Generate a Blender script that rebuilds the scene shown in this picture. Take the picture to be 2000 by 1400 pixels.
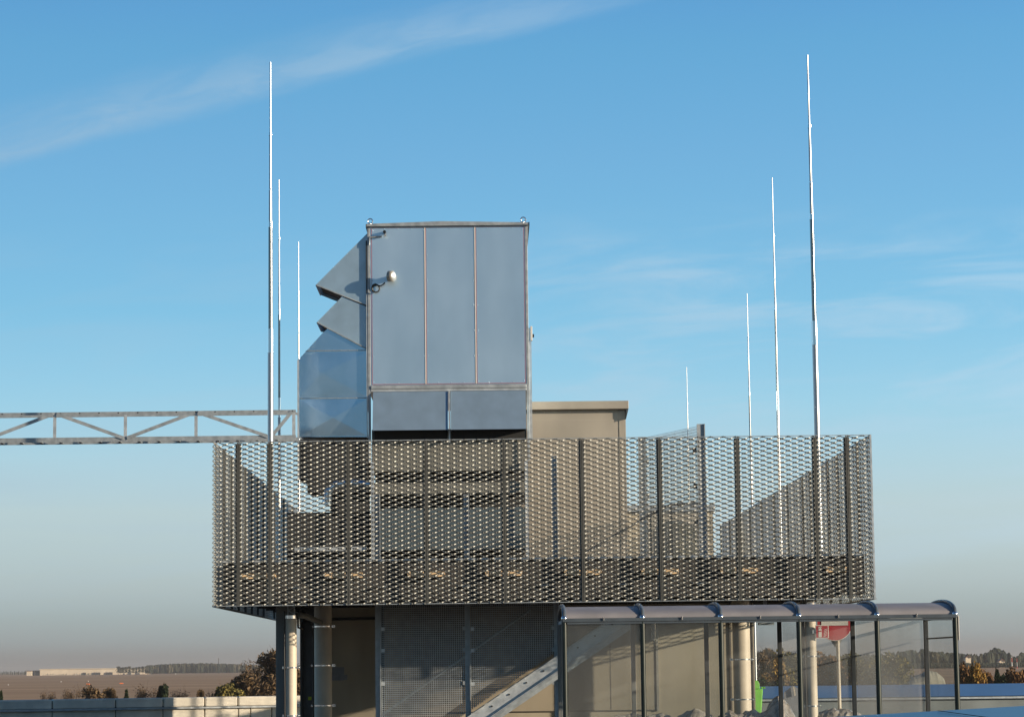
import bpy, math, random
from math import radians as R, sin, cos, tan, pi
from mathutils import Vector, Matrix, noise
random.seed(7)
S = bpy.context.scene
for o in list(bpy.data.objects): bpy.data.objects.remove(o)
COL = S.collection

# ------------------------------------------------------------------ camera
F = 5000.0                       # focal length in photo pixels (2000 wide)
PITCH = math.atan(600/5000); ROLL = -0.012; YAW = -0.011
CAMZ = 1.6
RM = (Matrix.Rotation(YAW, 3, 'Z') @ Matrix.Rotation(pi/2+PITCH, 3, 'X') @ Matrix.Rotation(ROLL, 3, 'Z'))
cam = bpy.data.cameras.new('camera'); co = bpy.data.objects.new('camera', cam); COL.objects.link(co)
co.matrix_world = Matrix.Translation((0, 0, CAMZ)) @ RM.to_4x4()
cam.lens = 90; cam.sensor_width = 36; cam.clip_start = 0.5; cam.clip_end = 20000
S.camera = co
def P(px, py, Y):
    "point of the world plane y=Y under a photo pixel"
    d = RM @ Vector(((px-1000)/F, (700-py)/F, -1))
    t = Y/d.y
    return Vector((d.x*t, Y, CAMZ+d.z*t))
def X(px, Y, py=1100): return P(px, py, Y).x
def Z(px, py, Y): return P(px, py, Y).z

# ------------------------------------------------------------------ world
SUN_EL = 12.0; SUN_AZ = 115.0      # azimuth measured from +Y towards +X
w = bpy.data.worlds.new("World"); S.world = w; w.use_nodes = True
nt = w.node_tree; nt.nodes.clear()
def N(t, **k):
    n = nt.nodes.new(t)
    for a, b in k.items(): setattr(n, a, b)
    return n
L = lambda a, b: nt.links.new(a, b)
def mth(op, a, b=None, c=None, clamp=False):
    n = N('ShaderNodeMath', operation=op, use_clamp=clamp)
    for i, v in enumerate((a, b, c)):
        if v is None: continue
        if isinstance(v, (int, float)): n.inputs[i].default_value = v
        else: L(v, n.inputs[i])
    return n.outputs[0]
out = N('ShaderNodeOutputWorld'); bg = N('ShaderNodeBackground'); L(bg.outputs[0], out.inputs[0])
sky = N('ShaderNodeTexSky', sky_type='NISHITA'); sky.sun_disc = False
sky.sun_elevation = R(SUN_EL); sky.sun_rotation = R(SUN_AZ); sky.altitude = 300
sky.air_density = 1.0; sky.dust_density = 0.8; sky.ozone_density = 1.5
tc = N('ShaderNodeTexCoord'); sep = N('ShaderNodeSeparateXYZ'); L(tc.outputs['Generated'], sep.inputs[0])
ramp = N('ShaderNodeValToRGB'); L(mth('MULTIPLY', sep.outputs[2], 2.0, clamp=True), ramp.inputs[0])
TINT = [(0.0, (1.0, 1.0, 1.0)), (0.5, (1, 1, 1))]
TINT = [(0.0, (1,1,1)), (1.0, (1,1,1))]
TINT = [(0.0, (0.2756, 0.3085, 0.5217)), (0.0096, (0.2756, 0.3085, 0.5217)), (0.0216, (0.2842, 0.3495, 0.6103)), (0.0416, (0.2895, 0.363, 0.6084)), (0.0616, (0.3287, 0.3931, 0.6245)), (0.0895, (0.3674, 0.4198, 0.6037)), (0.1214, (0.403, 0.4403, 0.5796)), (0.1611, (0.3911, 0.4671, 0.5991)), (0.2006, (0.3542, 0.4813, 0.6104)), (0.2788, (0.2842, 0.4665, 0.5903)), (0.3367, (0.2785, 0.462, 0.5823)), (0.3937, (0.2745, 0.4593, 0.5806)), (0.4756, (0.2458, 0.4638, 0.5834)), (0.5047, (0.2357, 0.4516, 0.5896)), (1.0, (0.22, 0.31, 0.42))] #FIT
#FITDATA {0: (0.2357, 0.4516, 0.5896), 80: (0.2458, 0.4638, 0.5834), 300: (0.2745, 0.4593, 0.5806), 450: (0.2785, 0.462, 0.5823), 600: (0.2842, 0.4665, 0.5903), 800: (0.3542, 0.4813, 0.6104), 900: (0.3911, 0.4671, 0.5991), 1000: (0.403, 0.4403, 0.5796), 1080: (0.3674, 0.4198, 0.6037), 1150: (0.3287, 0.3931, 0.6245), 1200: (0.2895, 0.363, 0.6084), 1250: (0.2842, 0.3495, 0.6103), 1280: (0.2756, 0.3085, 0.5217)}
cr = ramp.color_ramp
while len(cr.elements) > 1: cr.elements.remove(cr.elements[-1])
for i, (p_, c_) in enumerate(TINT):
    e = cr.elements[0] if i == 0 else cr.elements.new(p_)
    e.position = p_; e.color = (*c_, 1)
mul = N('ShaderNodeVectorMath', operation='MULTIPLY'); L(sky.outputs[0], mul.inputs[0]); L(ramp.outputs[0], mul.inputs[1])
scl = N('ShaderNodeVectorMath', operation='SCALE'); L(mul.outputs[0], scl.inputs[0]); scl.inputs['Scale'].default_value = 2.5
# thin cirrus: bands in the direction's tangent coordinates
az = mth('DIVIDE', sep.outputs[0], mth('MAXIMUM', sep.outputs[1], 0.05))
el = mth('DIVIDE', sep.outputs[2], mth('MAXIMUM', sep.outputs[1], 0.05))
def cloud_noise(sx, sy, scale, detail, shear, off):
    cb = N('ShaderNodeCombineXYZ')
    L(mth('MULTIPLY', az, sx), cb.inputs[0])
    L(mth('MULTIPLY', mth('SUBTRACT', el, mth('MULTIPLY', az, shear)), sy), cb.inputs[1]); cb.inputs[2].default_value = off
    n = N('ShaderNodeTexNoise'); n.inputs['Scale'].default_value = scale; n.inputs['Detail'].default_value = detail
    n.inputs['Roughness'].default_value = 0.6; n.inputs['Distortion'].default_value = 0.6
    L(cb.outputs[0], n.inputs['Vector']); return n.outputs[0]
def smooth(v, a, b):
    m = N('ShaderNodeMapRange', interpolation_type='SMOOTHSTEP'); L(v, m.inputs[0])
    m.inputs[1].default_value = a; m.inputs[2].default_value = b
    return m.outputs[0]
# streak: from photo (0,305) to (1150,50)
def ae(px, py):
    p = P(px, py, 1000.0); return p.x/1000, (p.z-CAMZ)/1000
a0, e0 = ae(0, 318); a1, e1 = ae(520, 200); a2, e2 = ae(1100, 40)
sh = (e2-e0)/(a2-a0)
line = mth('ADD', mth('MULTIPLY', mth('SUBTRACT', az, a0), sh), e0)
n1 = cloud_noise(1.0, 3.2, 9.0, 7, 0.25, 3.0)
d1 = mth('SUBTRACT', el, line)
d1 = mth('ADD', d1, mth('MULTIPLY', mth('SUBTRACT', n1, 0.5), 0.012))
below = smooth(d1, -0.004, 0.004)
above = mth('SUBTRACT', 1.0, smooth(d1, 0.003, 0.028))
feather = smooth(cloud_noise(1.0, 4.0, 22.0, 8, 0.22, 8.0), 0.36, 0.66)
fade = mth('SUBTRACT', 1.0, smooth(az, -0.03, 0.12))
core = mth('MULTIPLY', mth('MULTIPLY', below, above), mth('ADD', mth('MULTIPLY', feather, 0.6), 0.4))
streak = mth('MULTIPLY', core, mth('MULTIPLY', fade, 0.42))
# wisps on the right and low
n2 = cloud_noise(1.0, 6.5, 9.0, 10, 0.08, 26.0)
band2 = mth('MULTIPLY', smooth(el, 0.075, 0.11), mth('SUBTRACT', 1.0, smooth(el, 0.15, 0.185)))
side = mth('ADD', mth('MULTIPLY', smooth(az, -0.03, 0.06), 0.85), 0.22)
wisp = mth('MULTIPLY', mth('MULTIPLY', smooth(n2, 0.38, 0.68), band2), mth('MULTIPLY', side, 0.52))
n3 = cloud_noise(1.0, 8.0, 5.0, 6, 0.04, 31.0)
low = mth('MULTIPLY', mth('MULTIPLY', smooth(n3, 0.38, 0.7), 0.30), mth('MULTIPLY', smooth(el, 0.01, 0.04), mth('SUBTRACT', 1.0, smooth(el, 0.08, 0.11))))
cl = mth('ADD', mth('ADD', streak, wisp), low, clamp=True)
front = smooth(sep.outputs[1], 0.1, 0.4)
cl = mth('MULTIPLY', cl, front)
mixc = N('ShaderNodeMix', data_type='RGBA'); L(cl, mixc.inputs[0]); L(scl.outputs[0], mixc.inputs[6])
mixc.inputs[7].default_value = (3.5, 4.7, 5.7, 1)
evn = N('ShaderNodeVectorMath', operation='SCALE'); L(mixc.outputs[2], evn.inputs[0])
rear = mth('SUBTRACT', 1.0, mth('MULTIPLY', mth('SUBTRACT', 1.0, smooth(sep.outputs[1], -0.3, 0.5)), 0.42))
L(mth('MULTIPLY', rear, mth('ADD', 1.0, mth('MULTIPLY', mth('MULTIPLY', mth('MINIMUM', mth('MAXIMUM', az, -0.3), 0.3), front), 0.6))), evn.inputs['Scale'])
L(evn.outputs[0], bg.inputs[0]); bg.inputs[1].default_value = 0.1

# ------------------------------------------------------------------ sun
sl = bpy.data.lights.new('sun', 'SUN'); sl.energy = 5.0; sl.angle = R(0.53); sl.color = (1.0, 0.83, 0.62)
so = bpy.data.objects.new('sun', sl); COL.objects.link(so)
sd = Vector((cos(R(SUN_EL))*sin(R(SUN_AZ)), cos(R(SUN_EL))*cos(R(SUN_AZ)), sin(R(SUN_EL))))
so.rotation_euler = sd.to_track_quat('Z', 'Y').to_euler(); so.location = (60, -30, 30)
vs = S.view_settings; vs.view_transform = 'Standard'; vs.look = 'None'; vs.exposure = 0.4; vs.gamma = 1
S.cycles.max_bounces = 8; S.cycles.transparent_max_bounces = 24; S.cycles.volume_bounces = 0

# ------------------------------------------------------------------ materials
def mat(name, col, rough=0.6, metal=0.0, var=0.12, vscale=6.0, bump=0.0, bscale=40.0, rvar=0.0, spec=0.5, stretch=(1,1,1), dirt=None):
    m = bpy.data.materials.new(name); m.use_nodes = True; t = m.node_tree; b = t.nodes['Principled BSDF']
    b.inputs['Roughness'].default_value = rough; b.inputs['Metallic'].default_value = metal
    b.inputs['Specular IOR Level'].default_value = spec
    tcn = t.nodes.new('ShaderNodeTexCoord'); mp = t.nodes.new('ShaderNodeMapping'); mp.inputs['Scale'].default_value = stretch
    t.links.new(tcn.outputs['Object'], mp.inputs[0])
    n = t.nodes.new('ShaderNodeTexNoise'); n.inputs['Scale'].default_value = vscale; n.inputs['Detail'].default_value = 6
    t.links.new(mp.outputs[0], n.inputs['Vector'])
    r = t.nodes.new('ShaderNodeValToRGB'); t.links.new(n.outputs[0], r.inputs[0])
    d = tuple(max(0, c*(1-var*1.6)) for c in col) if dirt is None else dirt
    r.color_ramp.elements[0].position = 0.3; r.color_ramp.elements[0].color = (*d, 1)
    r.color_ramp.elements[1].position = 0.7; r.color_ramp.elements[1].color = (*tuple(min(1, c*(1+var)) for c in col), 1)
    t.links.new(r.outputs[0], b.inputs['Base Color'])
    if rvar:
        mr = t.nodes.new('ShaderNodeMapRange'); t.links.new(n.outputs[0], mr.inputs[0])
        mr.inputs[1].default_value = 0.3; mr.inputs[2].default_value = 0.7
        mr.inputs[3].default_value = max(0.02, rough-rvar); mr.inputs[4].default_value = rough+rvar
        t.links.new(mr.outputs[0], b.inputs['Roughness'])
    if bump:
        n2_ = t.nodes.new('ShaderNodeTexNoise'); n2_.inputs['Scale'].default_value = bscale; n2_.inputs['Detail'].default_value = 4
        t.links.new(mp.outputs[0], n2_.inputs['Vector'])
        bp = t.nodes.new('ShaderNodeBump'); bp.inputs['Strength'].default_value = bump; bp.inputs['Distance'].default_value = 0.02
        t.links.new(n2_.outputs[0], bp.inputs['Height']); t.links.new(bp.outputs[0], b.inputs['Normal'])
    return m
M = {}
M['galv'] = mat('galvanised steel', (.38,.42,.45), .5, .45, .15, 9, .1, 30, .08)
M['galv_light'] = mat('bright galvanised steel', (.54,.58,.61), .42, .5, .12, 9, .05, 30, .08)
M['expanded'] = mat('weathered expanded metal', (.42,.43,.41), .36, .65, .20, 3)
M['screenpost'] = mat('dull screen post', (.13,.13,.12), .5, .4, .15, 3)
M['rod_dim'] = mat('dimmed rod metal', (.30,.31,.31), .26, 1.0, .05, 4)  # rod metal darkened in colour where a segment shows less glow
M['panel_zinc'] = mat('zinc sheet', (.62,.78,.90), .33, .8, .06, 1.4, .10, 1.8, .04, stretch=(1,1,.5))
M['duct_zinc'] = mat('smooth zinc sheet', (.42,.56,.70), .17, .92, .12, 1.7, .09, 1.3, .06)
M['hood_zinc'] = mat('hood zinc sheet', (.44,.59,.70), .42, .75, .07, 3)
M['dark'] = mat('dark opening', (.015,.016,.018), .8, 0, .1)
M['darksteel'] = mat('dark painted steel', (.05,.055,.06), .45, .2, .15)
M['postgreen'] = mat('black green powder coat', (.018,.026,.022), .32, .1, .15)
M['pink'] = mat('pink protective tape', (.50,.22,.27), .6, 0, .1)
M['rod'] = mat('rod metal', (.56,.57,.58), .38, 1.0, .04, 4, rvar=.05)
M['chrome'] = mat('polished aluminium', (.86,.86,.87), .17, 1.0, .04, 4, rvar=.05)
M['beige'] = mat('beige cladding', (.38,.34,.285), .5, .25, .12, 1.2, .03, 60, .06, stretch=(1,1,.4))
M['beige2'] = mat('beige facade panel', (.39,.345,.265), .75, 0, .13, 1.6, .05, 80, stretch=(1,1,.3))
M['beige3'] = mat('beige door panel', (.325,.285,.22), .7, 0, .12, 1.6, stretch=(1,1,.3))
M['cream'] = mat('cream painted pipe', (.62,.54,.43), .5, 0, .06, 4, .04, 60)
M['greycol'] = mat('grey painted column', (.17,.175,.17), .5, .1, .08, 2)
M['cable'] = mat('black cable', (.012,.012,.012), .5)
M['slab'] = mat('dark grey fascia', (.045,.043,.042), .6, .1, .15, 2)
M['sun_patch'] = mat('pale timber', (.75,.54,.32), .8, 0, .2, 12)  # sunlight put into the colour, for sunlit gaps in the edge beam
M['soffit'] = mat('soffit sheet', (.04,.04,.04), .7, .1, .2, 2)
M['concrete'] = mat('pale concrete block', (.86,.80,.68), .85, 0, .14, 2.2, .25, 22)
M['concrete_dark'] = mat('joint', (.10,.09,.08), .9)
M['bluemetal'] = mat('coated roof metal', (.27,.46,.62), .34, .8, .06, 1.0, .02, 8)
M['parapet'] = mat('parapet render', (.20,.23,.24), .8, 0, .12, 1.5)
M['roofpoly'] = mat('grey polycarbonate', (.26,.25,.265), .6, 0, .12, 2)
M['rib'] = mat('slate shelter frame', (.10,.12,.14), .35, .3, .1)
M['red'] = mat('sign red', (.42,.03,.04), .45, 0, .04)
M['white'] = mat('sign white', (.66,.64,.60), .5, 0, .03)
M['signback'] = mat('sign grey', (.35,.36,.36), .5, .4, .05)
M['green'] = mat('lime green plastic', (.17,.50,.07), .5, 0, .08)
M['film'] = mat('crumpled plastic film', (.40,.35,.29), .28, 0, .35, 9, .8, 16, .1)
M['black'] = mat('black plastic', (.01,.01,.01), .4)
M['lampgrey'] = mat('lamp housing', (.40,.38,.34), .4, .3, .1)
M['asphalt'] = mat('terrace paving', (.05,.048,.045), .9, 0, .2, 1.5, .3, 30)

M['bark'] = mat('bark', (.07,.05,.035), .9, 0, .3, 5)
M['wallwhite'] = mat('pale plaster', (.72,.62,.48), .8, 0, .08, .1)
M['rooftile'] = mat('dull roof tiles', (.14,.07,.05), .8, 0, .2, 1)
M['rooftile_dark'] = mat('dark slate', (.05,.05,.055), .6, 0, .2, 1)
M['orange'] = mat('orange board', (.9,.20,.05), .6)
M['yellowgreen'] = mat('yellow green sticker', (.35,.42,.02), .6)
M['greyblue'] = mat('grey notice plate', (.23,.24,.26), .5)
M['mound'] = mat('pale gravel', (.28,.27,.22), .9, 0, .15, .3, .3, 1)
M['basegrey'] = mat('base frame grey', (.20,.195,.17), .5, .3, .1)
M['plinth'] = mat('plinth sheet', (.13,.17,.19), .4, .6, .1)
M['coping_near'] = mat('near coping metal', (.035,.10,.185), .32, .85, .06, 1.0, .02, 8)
M['tank'] = mat('olive tarpaulin', (.11,.10,.055), .8, 0, .35, 5, .3, 10)
def leafmat(name, a, b, c, sc=.9):
    m = bpy.data.materials.new(name); m.use_nodes = True; t = m.node_tree; bs = t.nodes['Principled BSDF']
    bs.inputs['Roughness'].default_value = .8; bs.inputs['Specular IOR Level'].default_value = .2
    g = t.nodes.new('ShaderNodeNewGeometry'); tcn = t.nodes.new('ShaderNodeTexCoord')
    n = t.nodes.new('ShaderNodeTexNoise'); n.inputs['Scale'].default_value = sc; n.inputs['Detail'].default_value = 4
    t.links.new(tcn.outputs['Object'], n.inputs['Vector'])
    ad = t.nodes.new('ShaderNodeMath'); ad.operation = 'MULTIPLY_ADD'
    t.links.new(g.outputs['Random Per Island'], ad.inputs[0]); ad.inputs[1].default_value = .45
    sb = t.nodes.new('ShaderNodeMath'); sb.operation = 'SUBTRACT'; t.links.new(n.outputs[0], sb.inputs[0]); sb.inputs[1].default_value = .22
    t.links.new(sb.outputs[0], ad.inputs[2])
    r = t.nodes.new('ShaderNodeValToRGB'); t.links.new(ad.outputs[0], r.inputs[0])
    r.color_ramp.elements[0].position = .25; r.color_ramp.elements[0].color = (*a, 1)
    r.color_ramp.elements[1].position = .8; r.color_ramp.elements[1].color = (*c, 1)
    e = r.color_ramp.elements.new(.52); e.color = (*b, 1)
    t.links.new(r.outputs[0], bs.inputs['Base Color'])
    return m
M['leaf_brown'] = leafmat('brown autumn leaves', (.075,.052,.034), (.13,.088,.05), (.20,.135,.07))
M['leaf_olive'] = leafmat('olive autumn leaves', (.04,.04,.015), (.10,.09,.03), (.24,.19,.05))
M['leaf_gold'] = leafmat('golden autumn leaves', (.09,.055,.02), (.22,.13,.035), (.38,.24,.06))
M['leaf_rust'] = leafmat('rust autumn leaves', (.06,.035,.02), (.14,.075,.035), (.26,.14,.055))
M['leaf_dark'] = leafmat('dark evergreen needles', (.010,.018,.010), (.022,.036,.018), (.05,.065,.03))
M['twig'] = leafmat('bare brown twigs', (.05,.035,.025), (.10,.07,.045), (.18,.12,.07))
M['wood_far'] = leafmat('distant woods', (.012,.020,.016), (.028,.036,.024), (.075,.065,.040), .06)
def striped(name, c1, c2, period, axis=2):
    m = bpy.data.materials.new(name); m.use_nodes = True; t = m.node_tree; b = t.nodes['Principled BSDF']
    tcn = t.nodes.new('ShaderNodeTexCoord'); sp = t.nodes.new('ShaderNodeSeparateXYZ'); t.links.new(tcn.outputs['Object'], sp.inputs[0])
    f = t.nodes.new('ShaderNodeMath'); f.operation = 'PINGPONG'; t.links.new(sp.outputs[axis], f.inputs[0]); f.inputs[1].default_value = period
    g = t.nodes.new('ShaderNodeMath'); g.operation = 'GREATER_THAN'; t.links.new(f.outputs[0], g.inputs[0]); g.inputs[1].default_value = period/2
    mx = t.nodes.new('ShaderNodeMix'); mx.data_type = 'RGBA'; t.links.new(g.outputs[0], mx.inputs[0])
    mx.inputs[6].default_value = (*c1, 1); mx.inputs[7].default_value = (*c2, 1); t.links.new(mx.outputs[2], b.inputs['Base Color']); return m
M['redwhite'] = striped('red and white bands', (.6,.04,.03), (.8,.8,.78), 2.5)
def glassmat(name, haze_lo, haze_hi, tint=(.93,.95,.95), gl=.07, sc=.8, hz=(.42,.42,.42)):
    m = bpy.data.materials.new(name); m.use_nodes = True; t = m.node_tree; t.nodes.clear()
    o = t.nodes.new('ShaderNodeOutputMaterial'); tr = t.nodes.new('ShaderNodeBsdfTransparent'); tr.inputs[0].default_value = (*tint, 1)
    df = t.nodes.new('ShaderNodeBsdfDiffuse'); df.inputs[0].default_value = (*hz, 1)
    gs = t.nodes.new('ShaderNodeBsdfGlossy'); gs.inputs['Roughness'].default_value = .08
    m1 = t.nodes.new('ShaderNodeMixShader'); m2 = t.nodes.new('ShaderNodeMixShader')
    tcn = t.nodes.new('ShaderNodeTexCoord'); n = t.nodes.new('ShaderNodeTexNoise'); n.inputs['Scale'].default_value = sc; n.inputs['Detail'].default_value = 3
    t.links.new(tcn.outputs['Object'], n.inputs['Vector'])
    mr = t.nodes.new('ShaderNodeMapRange'); t.links.new(n.outputs[0], mr.inputs[0]); mr.inputs[1].default_value = .35; mr.inputs[2].default_value = .68
    mr.inputs[3].default_value = haze_lo; mr.inputs[4].default_value = haze_hi
    t.links.new(mr.outputs[0], m1.inputs[0]); t.links.new(tr.outputs[0], m1.inputs[1]); t.links.new(df.outputs[0], m1.inputs[2])
    m2.inputs[0].default_value = gl; t.links.new(m1.outputs[0], m2.inputs[1]); t.links.new(gs.outputs[0], m2.inputs[2])
    t.links.new(m2.outputs[0], o.inputs[0]); return m
M['glass'] = glassmat('shelter glass', .01, .10)
M['glass_hazy'] = glassmat('dusty shelter glass', .06, .46, hz=(.40,.40,.41))
M['lens'] = glassmat('clear lamp cover', .25, .35, gl=.15)
# ploughed field: stripes and patches of the soil itself
def fieldmat():
    m = bpy.data.materials.new('field soil'); m.use_nodes = True; t = m.node_tree; b = t.nodes['Principled BSDF']
    b.inputs['Roughness'].default_value = .95; b.inputs['Specular IOR Level'].default_value = .1
    tcn = t.nodes.new('ShaderNodeTexCoord'); mp = t.nodes.new('ShaderNodeMapping'); mp.inputs['Scale'].default_value = (.0015, .012, 1)
    t.links.new(tcn.outputs['Object'], mp.inputs[0])
    n = t.nodes.new('ShaderNodeTexNoise'); n.inputs['Scale'].default_value = 1.0; n.inputs['Detail'].default_value = 8; n.inputs['Roughness'].default_value = .65
    t.links.new(mp.outputs[0], n.inputs['Vector'])
    r = t.nodes.new('ShaderNodeValToRGB'); t.links.new(n.outputs[0], r.inputs[0])
    els = r.color_ramp.elements
    els[0].position = .3; els[0].color = (.31,.175,.10, 1); els[1].position = .72; els[1].color = (.52,.33,.20, 1)
    e = els.new(.5); e.color = (.36,.235,.135, 1)
    t.links.new(r.outputs[0], b.inputs['Base Color']); return m
M['field'] = fieldmat()

# ------------------------------------------------------------------ builders
ORG = {}
def org(o): return ORG.get(o.name, Vector((0,0,0)))
def tag(o, label=None, cat=None, group=None, kind=None):
    if label: o['label'] = label
    if cat: o['category'] = cat
    if group: o['group'] = group
    if kind: o['kind'] = kind
    return o
def thing(name, label, cat, loc=(0,0,0), group=None):
    o = bpy.data.objects.new(name, None); COL.objects.link(o); o.location = loc; o.empty_display_size = .2
    ORG[o.name] = Vector(loc); return tag(o, label, cat, group)
class MB:
    def __init__(s): s.v = []; s.f = []; s.sm = []
    def add(s, vs, fs, smooth=False):
        b = len(s.v); s.v += [tuple(v) for v in vs]; s.f += [tuple(i+b for i in f) for f in fs]; s.sm += [smooth]*len(fs); return s
    def box(s, a, b, rz=0):
        x0, y0, z0 = a; x1, y1, z1 = b
        x0, x1 = min(x0,x1), max(x0,x1); y0, y1 = min(y0,y1), max(y0,y1); z0, z1 = min(z0,z1), max(z0,z1)
        return s.add([(x0,y0,z0),(x1,y0,z0),(x1,y1,z0),(x0,y1,z0),(x0,y0,z1),(x1,y0,z1),(x1,y1,z1),(x0,y1,z1)],
                     [(0,3,2,1),(4,5,6,7),(0,1,5,4),(1,2,6,5),(2,3,7,6),(3,0,4,7)])
    def bar(s, p, q, wx, wz, up=(0,0,1)):
        p, q = Vector(p), Vector(q); d = (q-p).normalized(); u = Vector(up)
        if abs(d.dot(u)) > .98: u = Vector((0,1,0))
        a = d.cross(u).normalized()*wx/2; c = a.cross(d).normalized()*wz/2
        vs_ = [p-a-c, p+a-c, p+a+c, p-a+c, q-a-c, q+a-c, q+a+c, q-a+c]
        return s.add(vs_, [(0,1,2,3),(7,6,5,4),(0,4,5,1),(1,5,6,2),(2,6,7,3),(3,7,4,0)])
    def tube(s, pts, rads, n=12, cap=True):
        pts = [Vector(p) for p in pts]
        if isinstance(rads, (int, float)): rads = [rads]*len(pts)
        vs_ = []; ref = None
        for i, p in enumerate(pts):
            d = (pts[min(i+1, len(pts)-1)]-pts[max(i-1, 0)]).normalized()
            if ref is None: ref = Vector((1,0,0)) if abs(d.x) < .9 else Vector((0,1,0))
            a = (ref-d*ref.dot(d)).normalized(); ref = a; b = d.cross(a)
            vs_ += [p+(a*cos(2*pi*k/n)+b*sin(2*pi*k/n))*rads[i] for k in range(n)]
        fs = [(i*n+k, i*n+(k+1)%n, (i+1)*n+(k+1)%n, (i+1)*n+k) for i in range(len(pts)-1) for k in range(n)]
        s.add(vs_, fs, True)
        if cap:
            m = len(pts)-1
            s.add(vs_[:n], [tuple(range(n-1,-1,-1))]); s.add(vs_[m*n:], [tuple(range(n))])
        return s
    def prism(s, poly, y0, y1):
        "poly = list of (x,z), extruded in y"
        n = len(poly); vs_ = [(x,y0,z) for x,z in poly]+[(x,y1,z) for x,z in poly]
        ar = sum(poly[i][0]*poly[(i+1)%n][1]-poly[(i+1)%n][0]*poly[i][1] for i in range(n))
        f = [tuple(range(n)), tuple(range(2*n-1, n-1, -1))]
        f += [(i, i+n, (i+1)%n+n, (i+1)%n) for i in range(n)]
        if ar < 0: f = [tuple(reversed(q)) for q in f]
        return s.add(vs_, f)
    def sphere(s, c, r, n=10, m=7, sc=(1,1,1)):
        vs_ = []; c = Vector(c)
        for j in range(m+1):
            t = pi*j/m
            for k in range(n):
                a = 2*pi*k/n; vs_.append((c.x+r*sc[0]*sin(t)*cos(a), c.y+r*sc[1]*sin(t)*sin(a), c.z+r*sc[2]*cos(t)))
        fs = [(j*n+k, (j+1)*n+k, (j+1)*n+(k+1)%n, j*n+(k+1)%n) for j in range(m) for k in range(n)]
        return s.add(vs_, fs, True)
    def mesh(s, name, m, o=Vector((0,0,0))):
        me = bpy.data.meshes.new(name); me.from_pydata([(v[0]-o[0], v[1]-o[1], v[2]-o[2]) for v in s.v], [], s.f)
        me.polygons.foreach_set('use_smooth', s.sm); me.materials.append(m); me.update(); return me
    def build(s, name, m, parent=None, bevel=0):
        o0 = org(parent) if parent else Vector((0,0,0))
        ob = bpy.data.objects.new(name, s.mesh(name, m, o0)); COL.objects.link(ob)
        if parent: ob.parent = parent; ORG[ob.name] = o0
        if bevel:
            md = ob.modifiers.new('bevel', 'BEVEL'); md.width = bevel; md.segments = 2; md.limit_method = 'ANGLE'
        return ob
def inst(name, me, parent, loc, rz=0, scale=None):
    ob = bpy.data.objects.new(name, me); COL.objects.link(ob); ob.parent = parent
    o0 = org(parent) if parent else Vector((0,0,0)); ob.location = Vector(loc)-o0; ob.rotation_euler = (0,0,rz)
    if scale: ob.scale = scale
    return ob
def copy_tree(o, parent=None):
    c = o.copy(); COL.objects.link(c)
    if parent: c.parent = parent
    for ch in o.children: copy_tree(ch, c)
    return c

# ================================================================== SETTING
GZ = -3.4
tag(MB().add([(-9000,-600,GZ),(9000,-600,GZ),(9000,12000,GZ),(-9000,12000,GZ)], [(0,1,2,3)]).build('field', M['field']), kind='structure')
tag(MB().box((-26,-14,GZ-.2),(30,66,0)).build('terrace', M['asphalt']), kind='structure')

# ================================================================== PLATFORM
YF = 41.0
ZT = (Z(527,866,YF)+Z(1597,848,YF))/2
ZB = (Z(527,1182,YF)+Z(1597,1168,YF))/2
ZFL = Z(1000,1089,YF)          # deck floor
ZSO = ZB+.16                    # underside of the slab
XL, XR = X(418, YF), X(1707, YF)
YB = 51.5; YEND = 67.5
plat = thing('platform', 'raised steel platform with dark fascia behind the expanded metal screen', 'platform', ((XL+XR)/2, YF+.2, ZSO))
MB().box((XL+.12,YF+.28,ZSO+.003),(XR-.12,YB,ZFL-.02)).build('deck_slab', M['slab'], plat)
MB().box((XL+.10,YF+.20,ZFL-.015),(XR-.10,YF+.31,ZFL+.012)).build('floor_edge_angle', M['galv_light'], plat)
MB().box((XL+.12,YF+.262,ZSO-.10),(XR-.12,YF+.275,ZSO+.02)).build('drip_edge', M['slab'], plat)
for sx in (XL+.16, XR-.16):
    b = MB(); b.box((sx-.06,YB+.003,ZSO),(sx+.06,YEND,ZSO+.02)); b.box((sx-.01,YB+.003,ZSO+.02),(sx+.01,YEND,ZFL-.04)); b.box((sx-.06,YB+.003,ZFL-.04),(sx+.06,YEND,ZFL-.02))
    b.build('edge_beam', M['galv'], plat)
for k in range(3):
    yy = YB+4.2*(k+1)
    MB().box((XL+.23,yy,ZSO),(XR-.23,yy+.1,ZFL-.05)).build('cross_beam', M['galv'], plat)
b = MB()
for k in range(6):                               # ribs under the deck
    b.box((XL+.2,YF+.9+1.6*k,ZSO-.08),(XR-.2,YF+1.0+1.6*k,ZSO))
b.build('joist', M['soffit'], plat)
for px in (500, 670, 832, 984, 1139, 1290, 1445, 1640):
    x = X(px, YF); hw = .30 if 480 < px < 1600 else .2
    z = ZFL-.24
    b = MB().box((x-hw,YF+.10,z-.04),(x+hw,YF+.262,z+.04)); b.build('sun_patch_block', M['sun_patch'], plat)  # pale block stands in for a sunlit patch in the beam
    if px < 1600: b = MB().box((x+.55,YF+.15,z-.20),(x+.70,YF+.26,z-.185)); b.build('bracket', M['galv'], plat) if px < 1600 else None

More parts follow.
